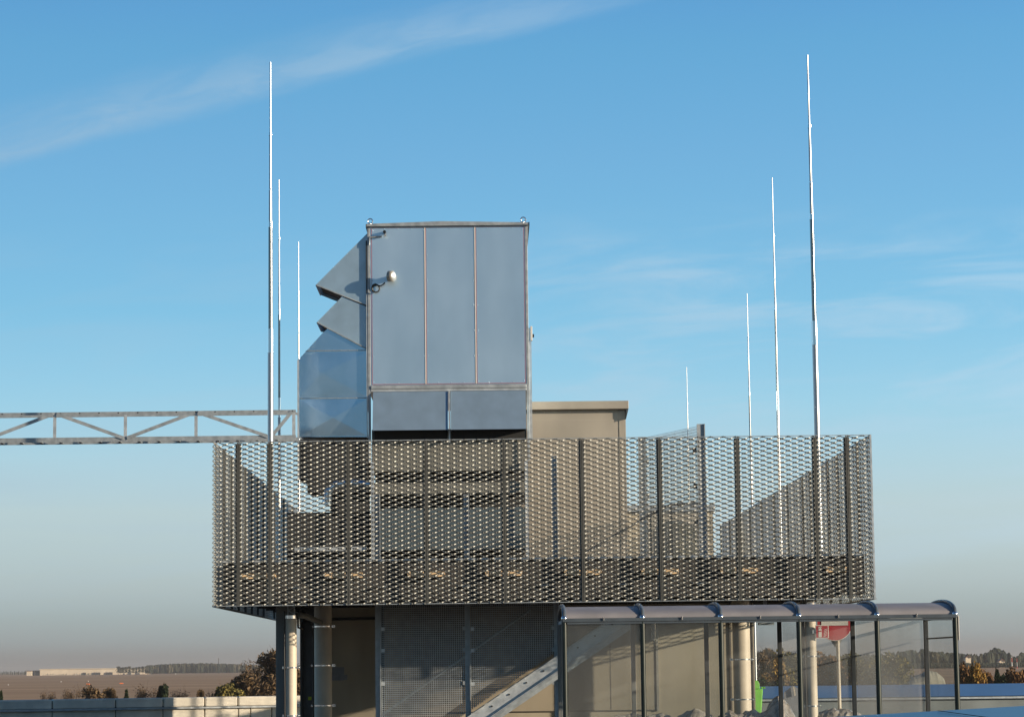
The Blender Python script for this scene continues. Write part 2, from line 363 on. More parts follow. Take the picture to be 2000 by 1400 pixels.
# expanded metal panel
NV = 34; H = ZT-ZB; V = H/NV
PM = {}
def expanded(W):
    key = round(W, 3)
    if key in PM: return PM[key]
    nu = max(1, round(W/.2083*2))/2; U = W/nu
    mb = MB(); th = .0018
    def sect(u, v, t, wd, yo=0):
        d = Vector((0, -cos(t), sin(t)))*wd/2; n = Vector((0, sin(t), cos(t)))*th
        c = Vector((u, yo, v)); return [c-d-n, c+d-n, c+d+n, c-d+n]
    hb = .020
    for j in range(2*NV):
        z0 = j*V/2; z1 = z0+V/2
        i = 0
        u0 = (U/2 if j % 2 else 0)
        while u0 <= W+1e-4:
            for sg in (-1, 1):
                u1 = u0+sg*U/2
                if u1 < -1e-4 or u1 > W+1e-4: continue
                uu = lambda q: u0+(u1-u0)*q
                zz_ = lambda q: z0+(z1-z0)*q
                vs_ = (sect(u0, z0, R(60), .032, 0)+sect(uu(.20), zz_(.03)+.004, R(74), .025, -.007)+sect(uu(.44), zz_(.40), R(84), .0145, .007)
                       +sect(uu(.80), zz_(.97)-.004, R(58), .018, .008)+sect(u1, z1, R(60), .032, 0))
                fs = []
                for k in range(4):
                    for q in range(4):
                        f = (k*4+q, k*4+(q+1)%4, k*4+4+(q+1)%4, k*4+4+q)
                        fs.append(f if sg < 0 else tuple(reversed(f)))
                mb.add(vs_, fs)
            u0 += U
    PM[key] = mb.mesh('expanded_metal_panel', M['expanded']); return PM[key]
def screen(name, label, p0, direction, widths, rz, start=(0,0)):
    root = thing(name, label, 'mesh screen', (p0[0], p0[1], ZB))
    d = Vector(direction); pos = Vector((p0[0], p0[1], ZB)); total = sum(widths)
    for wd in widths:
        inst('mesh_panel', expanded(wd-.03), root, pos+d*.015, rz); pos = pos+d*wd
    return root, total
def post_bar(root, x, y, dx, dy):
    MB().box((x-dx,y-dy,ZB-.005),(x+dx,y+dy,ZT+.005)).build('post', M['darksteel'] if dx > dy else M['galv'], root)
fw_px = [425, 465, 527, 683, 835, 986, 1138, 1291, 1444, 1597, 1660, 1706]
fx = [X(p, YF) for p in fw_px]
fx[3:9] = [fx[2]+(fx[9]-fx[2])*k/7 for k in range(1, 7)]
fr = thing('mesh_screen', 'long front screen of expanded metal facing the camera round the platform', 'mesh screen', (fx[0], YF, ZB), 'expanded metal screens round the platform')
for a, b_ in zip(fx[:-1], fx[1:]):
    inst('mesh_panel', expanded(b_-a-.03), fr, (a+.015, YF+random.uniform(-.003,.003), ZB+random.uniform(-.004,.004)), random.uniform(-.014,.010))
for x in fx[1:-1]:
    b = MB(); b.box((x-.020,YF-.012,ZB-.004),(x-.004,YF+.012,ZT+.004)); b.box((x+.004,YF-.012,ZB-.004),(x+.020,YF+.012,ZT+.004)); b.box((x-.045,YF+.02,ZB+.02),(x+.045,YF+.05,ZT-.02))
    b.build('post', M['screenpost'], fr)
MB().box((fx[0],YF-.006,ZT),(fx[-1],YF+.006,ZT+.012)).build('top_rail', M['galv'], fr)
MB().box((fx[0],YF-.006,ZB-.012),(fx[-1],YF+.006,ZB)).build('bottom_rail', M['galv'], fr)
MB().box((fx[-1]-.005,YF-.015,ZB-.013),(fx[-1]+.022,YF+.015,ZT+.013)).build('corner_post', M['galv_light'], fr)
# folded corner strip on the left
ln = math.hypot(fx[0]-XL, .22)
inst('corner_strip', expanded(ln), fr, (XL, YF-.22, ZB), math.atan2(.22, fx[0]-XL))
for side, xs, rz in (('left', XL, -pi/2), ('right', XR, pi/2)):
    root = thing('mesh_screen', f'expanded metal screen along the {side} side of the platform, receding from the front corner', 'mesh screen', (xs, YF+.02, ZB), 'expanded metal screens round the platform')
    n = 21; y = YF+.03
    for k in range(n):
        wd = 1.25
        inst('mesh_panel', expanded(wd-.03), root, (xs, y+.015 if side == 'right' else y+wd-.015, ZB), rz)
        y += wd
        if k % 2 == 0 or k < 6:
            xi = xs+.03 if side == 'left' else xs-.03
            MB().box((xi-.02,y-.03,ZB),(xi+.02,y+.03,ZT-.02)).build('post', M['screenpost'], root)
    MB().box((xs-.006,YF+.03,ZT),(xs+.006,y,ZT+.012)).build('top_rail', M['galv'], root)
    MB().box((xs-.03,YF+.03,ZB-.02),(xs+.03,y,ZB)).build('bottom_rail', M['galv'], root)

# ================================================================== GROUND FLOOR BUILDING
YW = 47.0
bx0, bx1 = X(588, YW, 1300), X(1474, YW, 1300)
bl = thing('building', 'beige ground floor building standing in the shade beneath the platform', 'building', ((bx0+bx1)/2, YW, 0))
MB().box((bx0,YW,0),(bx1,YB-1.5,ZSO-.003)).build('wall', M['beige2'], bl)
MB().box((bx0,YB-1.5+.003,0),(bx0+.18,56.3,ZSO-.003)).build('shade_fin', M['beige2'], bl)  # unseen fin added to throw shade on the left concrete wall
dx0, dx1 = X(785, YW, 1300), X(1281, YW, 1300); dz = Z(1200, 1386, YW)
MB().box((dx0,YW-.03,dz),(dx1,YW-.003,ZSO-.15)).build('cladding_panel', M['beige3'], bl, .004)
for px in (1089, 1192):
    x = X(px, YW, 1300); MB().box((x-.006,YW-.034,dz+.01),(x+.006,YW-.031,ZSO-.16)).build('panel_joint', M['concrete_dark'], bl)
MB().box((dx1+.003,YW-.05,dz-.02),(dx1+.045,YW-.003,ZSO-.2)).build('panel_frame', M['lampgrey'], bl)
MB().box((dx0,YW-.034,dz-.012),(dx1,YW-.004,dz-.002)).build('sill_joint', M['concrete_dark'], bl)
for px, wpx in ((1427, 3), (1470, 2.5)):
    x = X(px, YW, 1300); MB().box((x-wpx*.0047,YW-.03,0),(x+wpx*.0047,YW-.003,ZSO-.01)).build('wall_joint', M['concrete_dark'], bl)
p = P(660, 1315, YW); MB().box((p.x-.115,YW-.02,p.z-.12),(p.x+.115,YW-.003,p.z+.12)).build('notice_plate', M['greyblue'], bl)
p = P(672, 1322, YW); MB().box((p.x-.06,YW-.04,p.z-.045),(p.x+.06,YW-.023,p.z+.045)).build('socket_box', M['greyblue'], bl)
q0, q1 = P(640, 1209, YW), P(735, 1207, YW)
MB().bar((q0.x,YW-.03,q0.z),(q1.x,YW-.03,q1.z),.04,.05).build('conduit', M['black'], bl)
x0_, x1_ = X(586, 46.3, 1300), X(613, 46.3, 1300)
hb_ = thing('steel_frame', 'dark steel frame with a yellow green sticker at the left corner of the beige building', 'steel frame', (x0_, 46.3, 0))
b = MB(); b.box((x0_,46.3,0),(x0_+.03,46.6,ZSO-.01)); b.box((x0_+.03,46.42,0),(x0_+.14,46.46,ZSO-.01)); b.box((x0_+.11,46.3,0),(x0_+.26,46.34,ZSO-.01))
b.build('profile', M['darksteel'], hb_)
p = P(605, 1363, 46.29); MB().box((p.x-.03,46.285,p.z-.03),(p.x+.03,46.297,p.z+.03)).build('sticker', M['yellowgreen'], hb_)
# wall lamps on the right of the panel
p0, p1 = P(1277, 1217, 46.8), P(1277, 1249, 46.8)
wl = thing('wall_lamp', 'clear tube lamp fixed upright to the beige wall behind the shelter', 'lamp', (p0.x, 46.8, p1.z))
MB().tube([(p1.x,46.82,p1.z),(p0.x,46.82,p0.z)], .05, 12).build('cover', M['lens'], wl)
MB().box((p0.x-.025,46.86,p1.z-.02),(p0.x+.025,46.96,p0.z+.02)).build('housing', M['lampgrey'], wl)
p = P(1495, 1213, 44.0)
el_ = thing('ceiling_lamp', 'small louvred lamp hanging under the platform edge beside the round column', 'lamp', (p.x, 44, ZSO))
MB().box((p.x-.12,43.9,p.z-.06),(p.x+.14,44.1,p.z-.02)).box((p.x-.12,43.9,p.z+.0),(p.x+.14,44.1,p.z+.02)).box((p.x-.12,43.9,p.z+.05),(p.x+.14,44.1,p.z+.07)).build('louvre', M['galv'], el_)
MB().box((p.x-.03,43.97,p.z+.073),(p.x+.03,44.03,ZSO)).build('bracket', M['galv'], el_)

# columns
def clamp(root, x, y, z, r, back=.12):
    b = MB().tube([(x,y,z-.012),(x,y,z+.012)], r+.006, 20)
    b.box((x-r-.06,y-.012,z-.02),(x-r-.004,y+.012,z+.02)); b.box((x+r+.004,y-.012,z-.02),(x+r+.06,y+.012,z+.02))
    b.build('clamp', M['chrome'], root)
    b = MB(); b.sphere((x+r+.04,y-.02,z),.012,8,5); b.sphere((x-r-.03,y-.02,z),.012,8,5); b.build('clamp_bolt', M['chrome'], root)
def front_column(pxc, pxg0, pxg1, pys, label, topy):
    y = 42.3; x = X(pxc, y, 1300); r = .088
    root = thing('steel_column', label, 'column', (x, y, 0), 'front columns carrying the platform')
    gx0, gx1 = X(pxg0, y+.25, 1300), X(pxg1, y+.25, 1300)
    b = MB(); b.box((gx0,y+.12,0),(gx1,y+.32,ZSO-.01)); b.build('box_profile', M['greycol'], root, .01)
    zt = Z(pxc, topy, y)
    MB().tube([(x,y,0),(x,y,zt)], r, 28).build('rain_pipe', M['cream'], root)
    MB().tube([(x,y,zt-.02),(x,y,zt+.03)], r+.008, 28).build('pipe_collar', M['chrome'], root)
    cx = x-r-.02
    MB().tube([(cx,y-.05,0),(cx+.003,y-.05,1.2),(cx-.004,y-.05,1.9),(cx,y-.05,zt+.1)], .013, 8).build('cable', M['cable'], root)
    for py in pys: clamp(root, x, y, Z(pxc, py, y), r)
    # lattice cable ladder above the pipe
    b = MB(); zz = zt+.05; k = 0
    while zz < ZFL-.1:
        s_ = 1 if k % 2 else -1
        b.bar((x-.05*s_,y,zz),(x+.05*s_,y,zz+.06),.012,.012); zz += .06; k += 1
    b.bar((x-.055,y,zt+.03),(x-.055,y,ZFL-.1),.014,.014); b.bar((x+.055,y,zt+.03),(x+.055,y,ZFL-.1),.014,.014)
    b.build('cable_ladder', M['galv'], root)
    return root
fc1 = front_column(569, 540, 576, (1303, 1397), 'cream rain pipe clamped to a grey box column at the left end beneath the platform', 1205)
fc2 = front_column(1585, 1567, 1592, (1281, 1378), 'cream rain pipe clamped to a grey column at the right end, seen through the shelter', 1180)
y = 45.6
for pxc, rr, pys, lab in ((631, .155, (1223,1299,1377), 'thick round column in deep shade left of the wire mesh guard'), (1449, .155, (1287,1365), 'thick round cream column half lit beside the green bin')):
    x = X(pxc, y, 1300)
    root = thing('round_column', lab, 'column', (x, y, 0), 'round columns beneath the platform')
    MB().tube([(x,y,0),(x,y,ZSO-.01)], rr, 36, False).build('shaft', M['cream'], root)
    for py in pys: clamp(root, x, y, Z(pxc, py, y), rr)
# horizontal pipe from left column to the round column
pa, pb = P(580, 1200, 42.5), P(625, 1215, 45.4)
cp = thing('drain_pipe', 'short sloping drain pipe with black cable under the left platform corner', 'pipe', tuple(pa))
MB().tube([(pa.x,42.5,pa.z),(pa.x+.1,43.0,pa.z-.01),(pb.x,45.4,pb.z)], .05, 14).build('pipe', M['greycol'], cp)
p2 = P(583, 1225, 42.6)
MB().tube([(pa.x,42.45,pa.z+.03),(pa.x+.02,42.45,pa.z-.06),(p2.x,42.5,p2.z),(p2.x+.05,42.9,p2.z-.02)], .016, 8).build('cable', M['cable'], cp)
pc, pd = P(590, 1212, 45.0), P(612, 1245, 45.2)
MB().tube([tuple(pc), (pc.x+.14,45.1,pc.z-.03), (pd.x,45.2,pd.z), (pd.x-.01,45.25,0)], .014, 8).build('down_cable', M['cable'], cp)

# ================================================================== WIRE GUARDS AND STAIR
YG = 43.4
gp = {739: (965, 6), 914: (965, 6), 1088: (890, 6)}
def wire_grid(mb, x0, x1, z0, z1, y, pitch=.036, wv=.0095, top=None):
    n = int((x1-x0)/pitch); k = 0
    for k in range(n+1):
        x = x0+pitch*k; zb = z0(x) if callable(z0) else z0
        if zb < z1: mb.box((x-wv/2,y-.002,zb),(x+wv/2,y+.002,z1))
    m_ = int(z1/pitch)
    z = z1
    lo = min(z0(x0), z0(x1)) if callable(z0) else z0
    while z > lo:
        xe = x1
        if callable(z0):
            while xe > x0 and z0(xe) > z: xe -= pitch
        if xe > x0: mb.box((x0,y+.0025,z-wv/2),(xe,y+.0065,z+wv/2))
        z -= pitch
# stringer line
sA, sB = P(913, 1399, YG-.25), P(1089, 1279, YG-.25)
slope = (sB.z-sA.z)/(sB.x-sA.x)
zline = lambda x: sA.z+(x-sA.x)*slope
stair = thing('staircase', 'galvanised steel stair rising to the right behind the shelter', 'staircase', (sA.x, YG, 0))
s0x = sA.x-(sA.z)/slope+.1
s1x = X(1218, YG-.25, 1215)
for yy in (YG-.25, YG+.95):
    b = MB()
    a_, c_ = Vector((s0x,yy,zline(s0x))), Vector((s1x,yy,zline(s1x)))
    nrm = Vector((-slope,0,1)).normalized()
    b.bar(a_-nrm*.11, c_-nrm*.11, .012, .22)                    # web
    b.bar(a_-nrm*.004+Vector((0,-.035,0)), c_-nrm*.004+Vector((0,-.035,0)), .058, .008)
    b.bar(a_-nrm*.216+Vector((0,-.035,0)), c_-nrm*.216+Vector((0,-.035,0)), .058, .008)
    b.build('stringer', M['galv_light'], stair)
    b = MB(); b.bar(a_-nrm*.25+Vector((0,-.01,0)), c_-nrm*.25+Vector((0,-.01,0)), .09, .05); b.bar(a_-nrm*.30+Vector((0,.03,0)), c_-nrm*.30+Vector((0,.03,0)), .02, .06)
    b.build('lower_flange', M['galv'], stair)
for k in range(12):
    x = s0x+.15+k*.255
    if x > s1x-.1: break
    z = zline(x)-.05
    MB().box((x,YG-.235,z-.02),(x+.25,YG+.935,z+.012)).build('tread', M['galv'], stair)
b = MB()
for k in range(9):
    x = sA.x+.12+k*.29
    if x < s1x-.1: b.tube([(x,YG-.275,zline(x)-.10),(x,YG-.255,zline(x)-.10)], .016, 8)
b.build('bolt', M['darksteel'], stair)
hA, hB = P(747, 1395, YG+1.0), P(1036, 1190, YG+1.0)
MB().tube([tuple(hA), tuple(hB)], .021, 10).build('handrail', M['galv'], stair)
gx = {k: X(k, YG, 1290) for k in gp}
rg = thing('wire_guard', 'rear wire mesh guard added along the wall side to darken the stair', 'wire guard', (gx[739], YG+1.02, 0), 'welded wire guards round the stair')
b = MB(); wire_grid(b, gx[739]+.06, gx[1088]-.03, lambda x: max(.1, zline(x)+.06), ZSO-.03, YG+1.02); b.build('wire_mesh', M['darksteel'], rg)  # dark wires added to deepen the shade behind the front bays
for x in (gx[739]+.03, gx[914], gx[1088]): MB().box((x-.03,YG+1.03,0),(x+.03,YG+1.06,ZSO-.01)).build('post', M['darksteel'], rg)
def guard(pa_, pb_, label):
    root = thing('wire_guard', label, 'wire guard', (gx[pa_], YG, 0), 'welded wire guards round the stair')
    xa, xb = gx[pa_]+.06, gx[pb_]-.03
    ztop = ZSO-.03
    b = MB(); wire_grid(b, xa, xb, lambda x: max(.1, zline(x)+.06), ztop, YG); b.build('wire_mesh', M['galv'], root)
    for py in (1270, 1335, 1228):
        z = Z(pa_, py, YG)
        MB().box((xa-.01,YG-.02,z-.03),(xa+.05,YG-.004,z+.03)).build('clip', M['galv_light'], root)
        MB().box((xb-.06,YG-.02,z-.03),(xb+.0,YG-.004,z+.03)).build('clip', M['galv'], root)
    return root
g1 = guard(739, 914, 'left bay of welded wire mesh guarding the stair foot')
g2 = guard(914, 1088, 'right bay of welded wire mesh guard cut off by the sloping stair stringer')
for px, (pt, _) in gp.items():
    x = gx[px]; zt = Z(px, pt, YG)
    root = thing('guard_post', {739: 'galvanised angle post at the left edge of the wire mesh guards', 914: 'galvanised angle post between the two wire mesh bays', 1088: 'tall galvanised post where the wire guard meets the shelter'}[px], 'post', (x, YG, 0), 'guard posts')
    b = MB(); b.box((x-.05,YG-.01,0),(x+.03,YG,zt)); b.box((x+.03,YG-.06,0),(x+.045,YG,zt)); b.build('angle_profile', M['galv'], root)

# upper guards standing on the deck right of the beige housing
YA, YB2 = 46.0, 48.5
xa, xb = X(1372, YA, 1000), X(1256, YB2, 1000)
zt = Z(1372, 830, YA)
ug = thing('wire_guard', 'tall welded wire panel between two steel posts right of the beige housing', 'wire guard', (xa, YA, ZFL), 'welded wire guards round the stair')
b = MB(); d = Vector((xb-xa, YB2-YA, 0)); ln_ = d.length; d.normalize(); k = 0
while k*.05 < ln_:
    q = Vector((xa, YA, 0))+d*(k*.05); b.box((q.x-.004,q.y-.004,ZFL),(q.x+.004,q.y+.004,zt-.02)); k += 1
z = ZFL
while z < zt: b.bar((xa,YA+.004,z),(xb,YB2+.004,z),.005,.005); z += .05
b.build('wire_mesh', M['galv'], ug)
for (x, yy) in ((xa, YA), (xb, YB2)):
    b = MB(); b.box((x-.07,yy-.01,ZFL),(x+.055,yy+.03,zt+.02)); b.box((x+.058,yy-.04,ZFL),(x+.075,yy+.03,zt+.02)); b.build('post', M['galv'], ug)
for z in (zt-.45, zt-1.1, zt-1.75):
    MB().box((xa-.15,YA+.02,z-.05),(xa-.08,YA+.06,z+.05)).build('clip', M['darksteel'], ug); MB().box((xb+.08,YB2+.02,z-.05),(xb+.13,YB2+.06,z+.05)).build('clip', M['darksteel'], ug)
# handrail running behind
b = MB(); pts = [P(1140,1080,45.8), P(1270,1005,46.2), P(1310,985,46.4), P(1365,982,46.6)]
hr = thing('handrail', 'dark handrail sloping up towards the tall wire panel on the deck', 'handrail', (pts[0].x, 45.8, ZFL))
b.tube([tuple(q) for q in pts], .022, 8); b.build('rail', M['darksteel'], hr)
b = MB()
for q in pts[1:]: b.box((q.x-.015,q.y-.015,ZFL),(q.x+.015,q.y+.015,q.z))
b.build('rail_post', M['darksteel'], hr)

# ================================================================== VENTILATION UNIT
YU = 46.0
def U(px, py, y=YU): p = P(px, py, y); return p.x, p.z
ux0, ux1 = X(719, YU, 600), X(1031, YU, 600)
uz0 = Z(875, 858, YU); uzt = Z(875, 441, YU); uzm = Z(875, 751, YU)
DU = 3.8
vu = thing('ventilation_unit', 'tall zinc clad ventilation unit with three front panels and two hoods', 'ventilation unit', ((ux0+ux1)/2, YU, ZFL))
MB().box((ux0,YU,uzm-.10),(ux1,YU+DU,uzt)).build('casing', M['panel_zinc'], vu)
xs = [X(q, YU, 600) for q in (725, 831, 929, 1026)]
for a, b_ in zip(xs[:-1], xs[1:]):
    rv = MB().box((a+.022,YU-.02,uzm+.02),(b_-.022,YU-.003,uzt-.04))
    for k in range(7):
        z = uzm+.06+k*(uzt-uzm-.14)/6
        for x in (a+.037, b_-.037): rv.sphere((x,YU-.022,z),.009,6,4)
    for k in range(1, 4):
        x = a+(b_-a)*k/4
        for z in (uzm+.037, uzt-.057): rv.sphere((x,YU-.022,z),.009,6,4)
    rv.build('front_panel', M['panel_zinc'], vu)
    t_ = .007; z0_, z1_ = uzm+.012, uzt-.030
    tp = MB(); tp.box((a+.010,YU-.0215,z0_),(a+.010+t_,YU-.005,z1_)); tp.box((b_-.010-t_,YU-.0215,z0_),(b_-.010,YU-.005,z1_))
    tp.box((a+.018,YU-.0215,z0_),(b_-.018,YU-.005,z0_+t_)); tp.box((a+.018,YU-.0215,z1_-t_),(b_-.018,YU-.005,z1_))
    tp.build('pink_tape', M['pink'], vu)
for x in xs[1:3]: MB().box((x-.012,YU-.028,uzm+.01),(x+.006,YU-.003,uzt-.03)).build('cover_strip', M['white'], vu)
for x in (ux0+.018, ux1-.018): MB().box((x-.024,YU-.028,uz0-.4),(x+.024,YU-.003,uzt-.02)).build('corner_profile', M['galv'], vu, .004)
# roof, shallow ridge, overhanging
rz0 = uzt; rp = Z(862, 431, YU-.08); re = Z(718, 437, YU-.08)
rx0, rx1 = X(716, YU-.08, 440), X(1033, YU-.08, 440); rpx = X(862, YU-.08, 440)
re0 = Z(718, 441.5, YU-.08); 
MB().prism([(rx0,uzt-.01),(rx1,uzt-.01),(rx1,uzt+.035),(rpx,uzt+.072),(rx0,uzt+.035)], YU-.08, YU+DU+.08).build('roof', M['galv'], vu)
MB().box((rx0-.015,YU-.095,uzt-.035),(rx0+.0,YU+DU+.1,uzt+.03)).build('roof_edge', M['darksteel'], vu)
MB().prism([(rx1+.002,uzt-.02),(rx1+.012,uzt-.02),(rx1+.012,uzt+.04),(rx1+.002,uzt+.04)], YU-.09, YU+DU+.1).build('roof_edge', M['darksteel'], vu)
for px in (723, 1022):
    x, z = U(px, 431); z = uzt+.10
    b = MB(); b.tube([(x+.045*cos(a),YU+.02,z+.045*sin(a)) for a in [2*pi*k/16 for k in range(17)]], .011, 8, False); b.tube([(x,YU+.02,z-.10),(x,YU+.02,z-.045)], .02, 8)
    b.build('lifting_eye', M['chrome'], vu)
# mid strip and lower hoods
MB().box((ux0+.045,YU-.05,uzm-.075),(ux1-.045,YU-.003,uzm-.005)).build('middle_rail', M['galv'], vu, .008)
MB().box((ux0+.045,YU-.035,uzm-.12),(ux1-.045,YU-.003,uzm-.078)).build('lower_rail', M['galv_light'], vu, .004)
hz1 = uzm-.125; hz0 = Z(875, 839, YU-.35)
for a_, b_ in ((729, 875), (880, 1027)):
    x0, x1 = X(a_, YU, 800), X(b_, YU, 800)
    b = MB(); t_ = .012
    # slanted front sheet and cheeks
    b.add([(x0,YU-.05,hz1),(x1,YU-.05,hz1),(x1,YU-.36,hz0),(x0,YU-.36,hz0),(x0,YU-.05+t_,hz1-t_),(x1,YU-.05+t_,hz1-t_),(x1,YU-.36+t_,hz0),(x0,YU-.36+t_,hz0)],
          [(3,2,1,0),(4,5,6,7),(0,1,5,4),(3,7,6,2),(0,4,7,3),(1,2,6,5)])
    hd = b.build('rain_hood', M['hood_zinc'], vu)
    for xx in (x0+.003, x1-.009):
        MB().add([(xx,YU-.045,hz1-.016),(xx,YU-.34,hz0+.012),(xx,YU-.34,hz0),(xx,YU-.003,hz0),(xx+.006,YU-.045,hz1-.016),(xx+.006,YU-.34,hz0+.012),(xx+.006,YU-.34,hz0),(xx+.006,YU-.003,hz0)],
             [(0,1,2,3),(7,6,5,4),(0,4,5,1),(1,5,6,2),(2,6,7,3),(3,7,4,0)]).build('cheek', M['hood_zinc'], hd)
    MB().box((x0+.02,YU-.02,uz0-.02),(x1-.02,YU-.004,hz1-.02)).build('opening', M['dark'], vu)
xm = X(877.5, YU, 800); MB().bar((xm,YU-.066,hz1),(xm,YU-.375,hz0),.028,.02,(1,0,0)).box((xm-.014,YU-.06,hz0-.2),(xm+.014,YU-.045,hz1)).build('mullion', M['galv_light'], vu)
# base sections behind the screen
zA = Z(875, 918, YU); zB_ = Z(875, 941, YU); zC = Z(875, 962, YU); zD = Z(875, 990, YU); zE = Z(875, 1072, YU)
MB().box((ux0+.05,YU+.10,zA),(ux1-.05,YU+DU-.1,uz0+.2)).build('base_casing', M['basegrey'], vu)
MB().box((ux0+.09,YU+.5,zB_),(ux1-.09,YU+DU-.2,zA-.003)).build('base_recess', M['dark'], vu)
MB().box((ux0+.05,YU+.10,zC),(ux1-.05,YU+DU-.1,zB_-.003)).build('base_frame', M['basegrey'], vu)
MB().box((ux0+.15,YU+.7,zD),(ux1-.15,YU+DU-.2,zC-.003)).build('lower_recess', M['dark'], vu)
MB().box((ux0+.08,YU+.15,zE),(ux1-.08,YU+DU-.1,zD-.003)).build('plinth_panel', M['plinth'], vu)
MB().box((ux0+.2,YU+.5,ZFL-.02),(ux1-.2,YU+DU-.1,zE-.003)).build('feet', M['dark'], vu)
for px in (728, 1029):
    x = X(px, YU, 1000); MB().box((x-.03,YU-.03,ZFL),(x+.03,YU+.03,uz0-.4)).build('leg', M['galv_light'], vu)
# lamp + cable + hook
lx, lz = U(768, 538, YU-.35)
lm = thing('floodlight', 'round metal lamp sticking out of the first zinc panel with a coiled cable', 'lamp', (lx, YU-.1, lz))
MB().tube([(lx-.06,YU-.02,lz),(lx-.05,YU-.15,lz),(lx-.03,YU-.20,lz)], [.05,.05,.085], 20).build('bracket', M['lampgrey'], lm)
ax = Vector((.92, -.38, -.05)).normalized(); c0 = Vector((lx-.045, YU-.25, lz))
MB().tube([c0-ax*.05, c0-ax*.045, c0+ax*.045, c0+ax*.05], [.07,.098,.098,.085], 24).build('housing', M['lampgrey'], lm)
MB().tube([c0+ax*.052, c0+ax*.068, c0+ax*.075], [.088,.07,.02], 24).build('lens', M['galv_light'], lm)
pts = []
cc = U(734, 563, YU-.08); st = U(752, 552, YU-.10)
for k in range(9): t = k/8; pts.append((st[0]+(cc[0]-st[0])*t, YU-.10, st[1]+(cc[1]+.075-st[1])*t-.045*sin(pi*t)))
for k in range(1, 30): a = pi/2+2*pi*1.45*k/29; pts.append((cc[0]+(.075-.0005*k)*cos(a), YU-.10+.0022*k, cc[1]+(.075-.0005*k)*sin(a)))
MB().tube(pts, .012, 8).build('cable', M['cable'], lm)
hx, hz = U(751, 455, YU-.12)
hk = thing('sensor', 'small dark sensor with a short pipe near the top left of the zinc panel', 'sensor', (hx, YU-.03, hz))
MB().tube([(hx,YU-.02,hz+.02),(hx,YU-.13,hz+.02)], .028, 12).build('body', M['black'], hk)
MB().tube([(hx+.005,YU-.10,hz-.012),(hx+.012,YU-.13,hz-.045)], .022, 12).build('cap', M['chrome'], hk)
a1_ = U(722, 463, YU-.05); a2_ = U(746, 462, YU-.05); a3_ = U(721, 478, YU-.05)
MB().tube([(a3_[0],YU-.05,a3_[1]),(a1_[0],YU-.05,a1_[1]),(a2_[0],YU-.05,a2_[1])], .016, 10).build('pipe', M['galv'], hk)
# cable ducts on right edge and left edge
b = MB(); x = ux1+.02; b.box((x-.012,YU+.03,Z(1035,860,YU)),(x+.012,YU+.07,Z(1035,640,YU))); b.box((x+.018,YU+.03,Z(1037,860,YU)),(x+.034,YU+.07,Z(1037,640,YU)))
b.build('cable_duct', M['galv_light'], vu)
xx, zz = U(1036, 652); b = MB(); b.box((xx-.0,YU,zz-.12),(xx+.035,YU+.1,zz+.14)); b.build('switch_box', M['white'], vu, .005)
MB().box((xx+.037,YU+.03,zz-.06),(xx+.065,YU+.07,zz+.0)).build('switch_knob', M['black'], vu)
x = X(716.5, YU, 600)
MB().box((x-.010,YU-.02,Z(720,855,YU)),(x+.008,YU+.02,Z(720,574,YU))).build('cable_duct', M['galv_light'], vu)
MB().box((x-.012,YU-.02,Z(720,572,YU)),(x+.008,YU+.02,Z(720,470,YU))).build('cable_duct', M['darksteel'], vu)

# ---------------- intake duct with two weather hoods at the left
YD = YU+.05; DD = 1.25
xr = ux0-.02
dt = thing('intake_duct', 'blue grey sheet metal intake duct with two slanted weather hoods left of the unit', 'air duct', (X(650, YD, 855), YD, Z(650, 860, YD)))
def uz(px, py): return U(px, py, YD)
body = [uz(582,853), (xr, Z(718,853,YD)), (xr, Z(718,640,YD)), uz(640,641), uz(629,651), uz(582,703)]
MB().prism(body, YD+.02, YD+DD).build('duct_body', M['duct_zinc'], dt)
def hood(tipx, tipy, topx, topy, botx, boty, cheek):
    tx, tz = uz(tipx, tipy); ax_, az_ = uz(topx, topy); bx_, bz_ = uz(botx, boty)
    th = .01
    b = MB()
    # two triangular cheeks, sloping top sheet; underside is open
    for y0 in (YD-.01, YD+DD-.01): b.prism([uz(*c_) for c_ in cheek], y0, y0+th)
    dv = Vector((ax_-tx, 0, az_-tz)).normalized(); nn = Vector((-dv.z,0,dv.x))*th
    p_, q_ = Vector((tx,0,tz))-dv*.015, Vector((ax_,0,az_))
    y0, y1 = YD-.016, YD+DD+.016
    b.add([(p_.x,y0,p_.z),(q_.x,y0,q_.z),(q_.x,y1,q_.z),(p_.x,y1,p_.z),(p_.x+nn.x,y0,p_.z+nn.z),(q_.x+nn.x,y0,q_.z+nn.z),(q_.x+nn.x,y1,q_.z+nn.z),(p_.x+nn.x,y1,p_.z+nn.z)],
          [(0,3,2,1),(4,5,6,7),(0,1,5,4),(1,2,6,5),(2,3,7,6),(3,0,4,7)])
    h_ = b.build('weather_hood', M['hood_zinc'], dt)
    MB().bar((tx,YD-.022,tz),(bx_,YD-.022,bz_),.012,.018).build('hood_rim', M['galv'], h_)
    dd = Vector((bx_-tx, 0, bz_-tz)).normalized(); up_ = Vector((-dd.z,0,dd.x))*.05
    pt, qt = Vector((tx,0,tz))+dd*.03+up_*1.0, Vector((bx_,0,bz_))+up_
    MB().add([(pt.x,YD+.03,pt.z),(qt.x,YD+.03,qt.z),(qt.x,YD+DD-.03,qt.z),(pt.x,YD+DD-.03,pt.z)],[(0,1,2,3)]).build('hood_shade', M['slab'], h_)  # solid dark sheet painted as the shade inside the open hood
hood(618, 557, 720, 455, 718, 597, [(618,557),(720,455),(718,597)])
hood(620, 630, 672, 577, 718, 682, [(620,630),(669,580),(718,600),(718,683)])
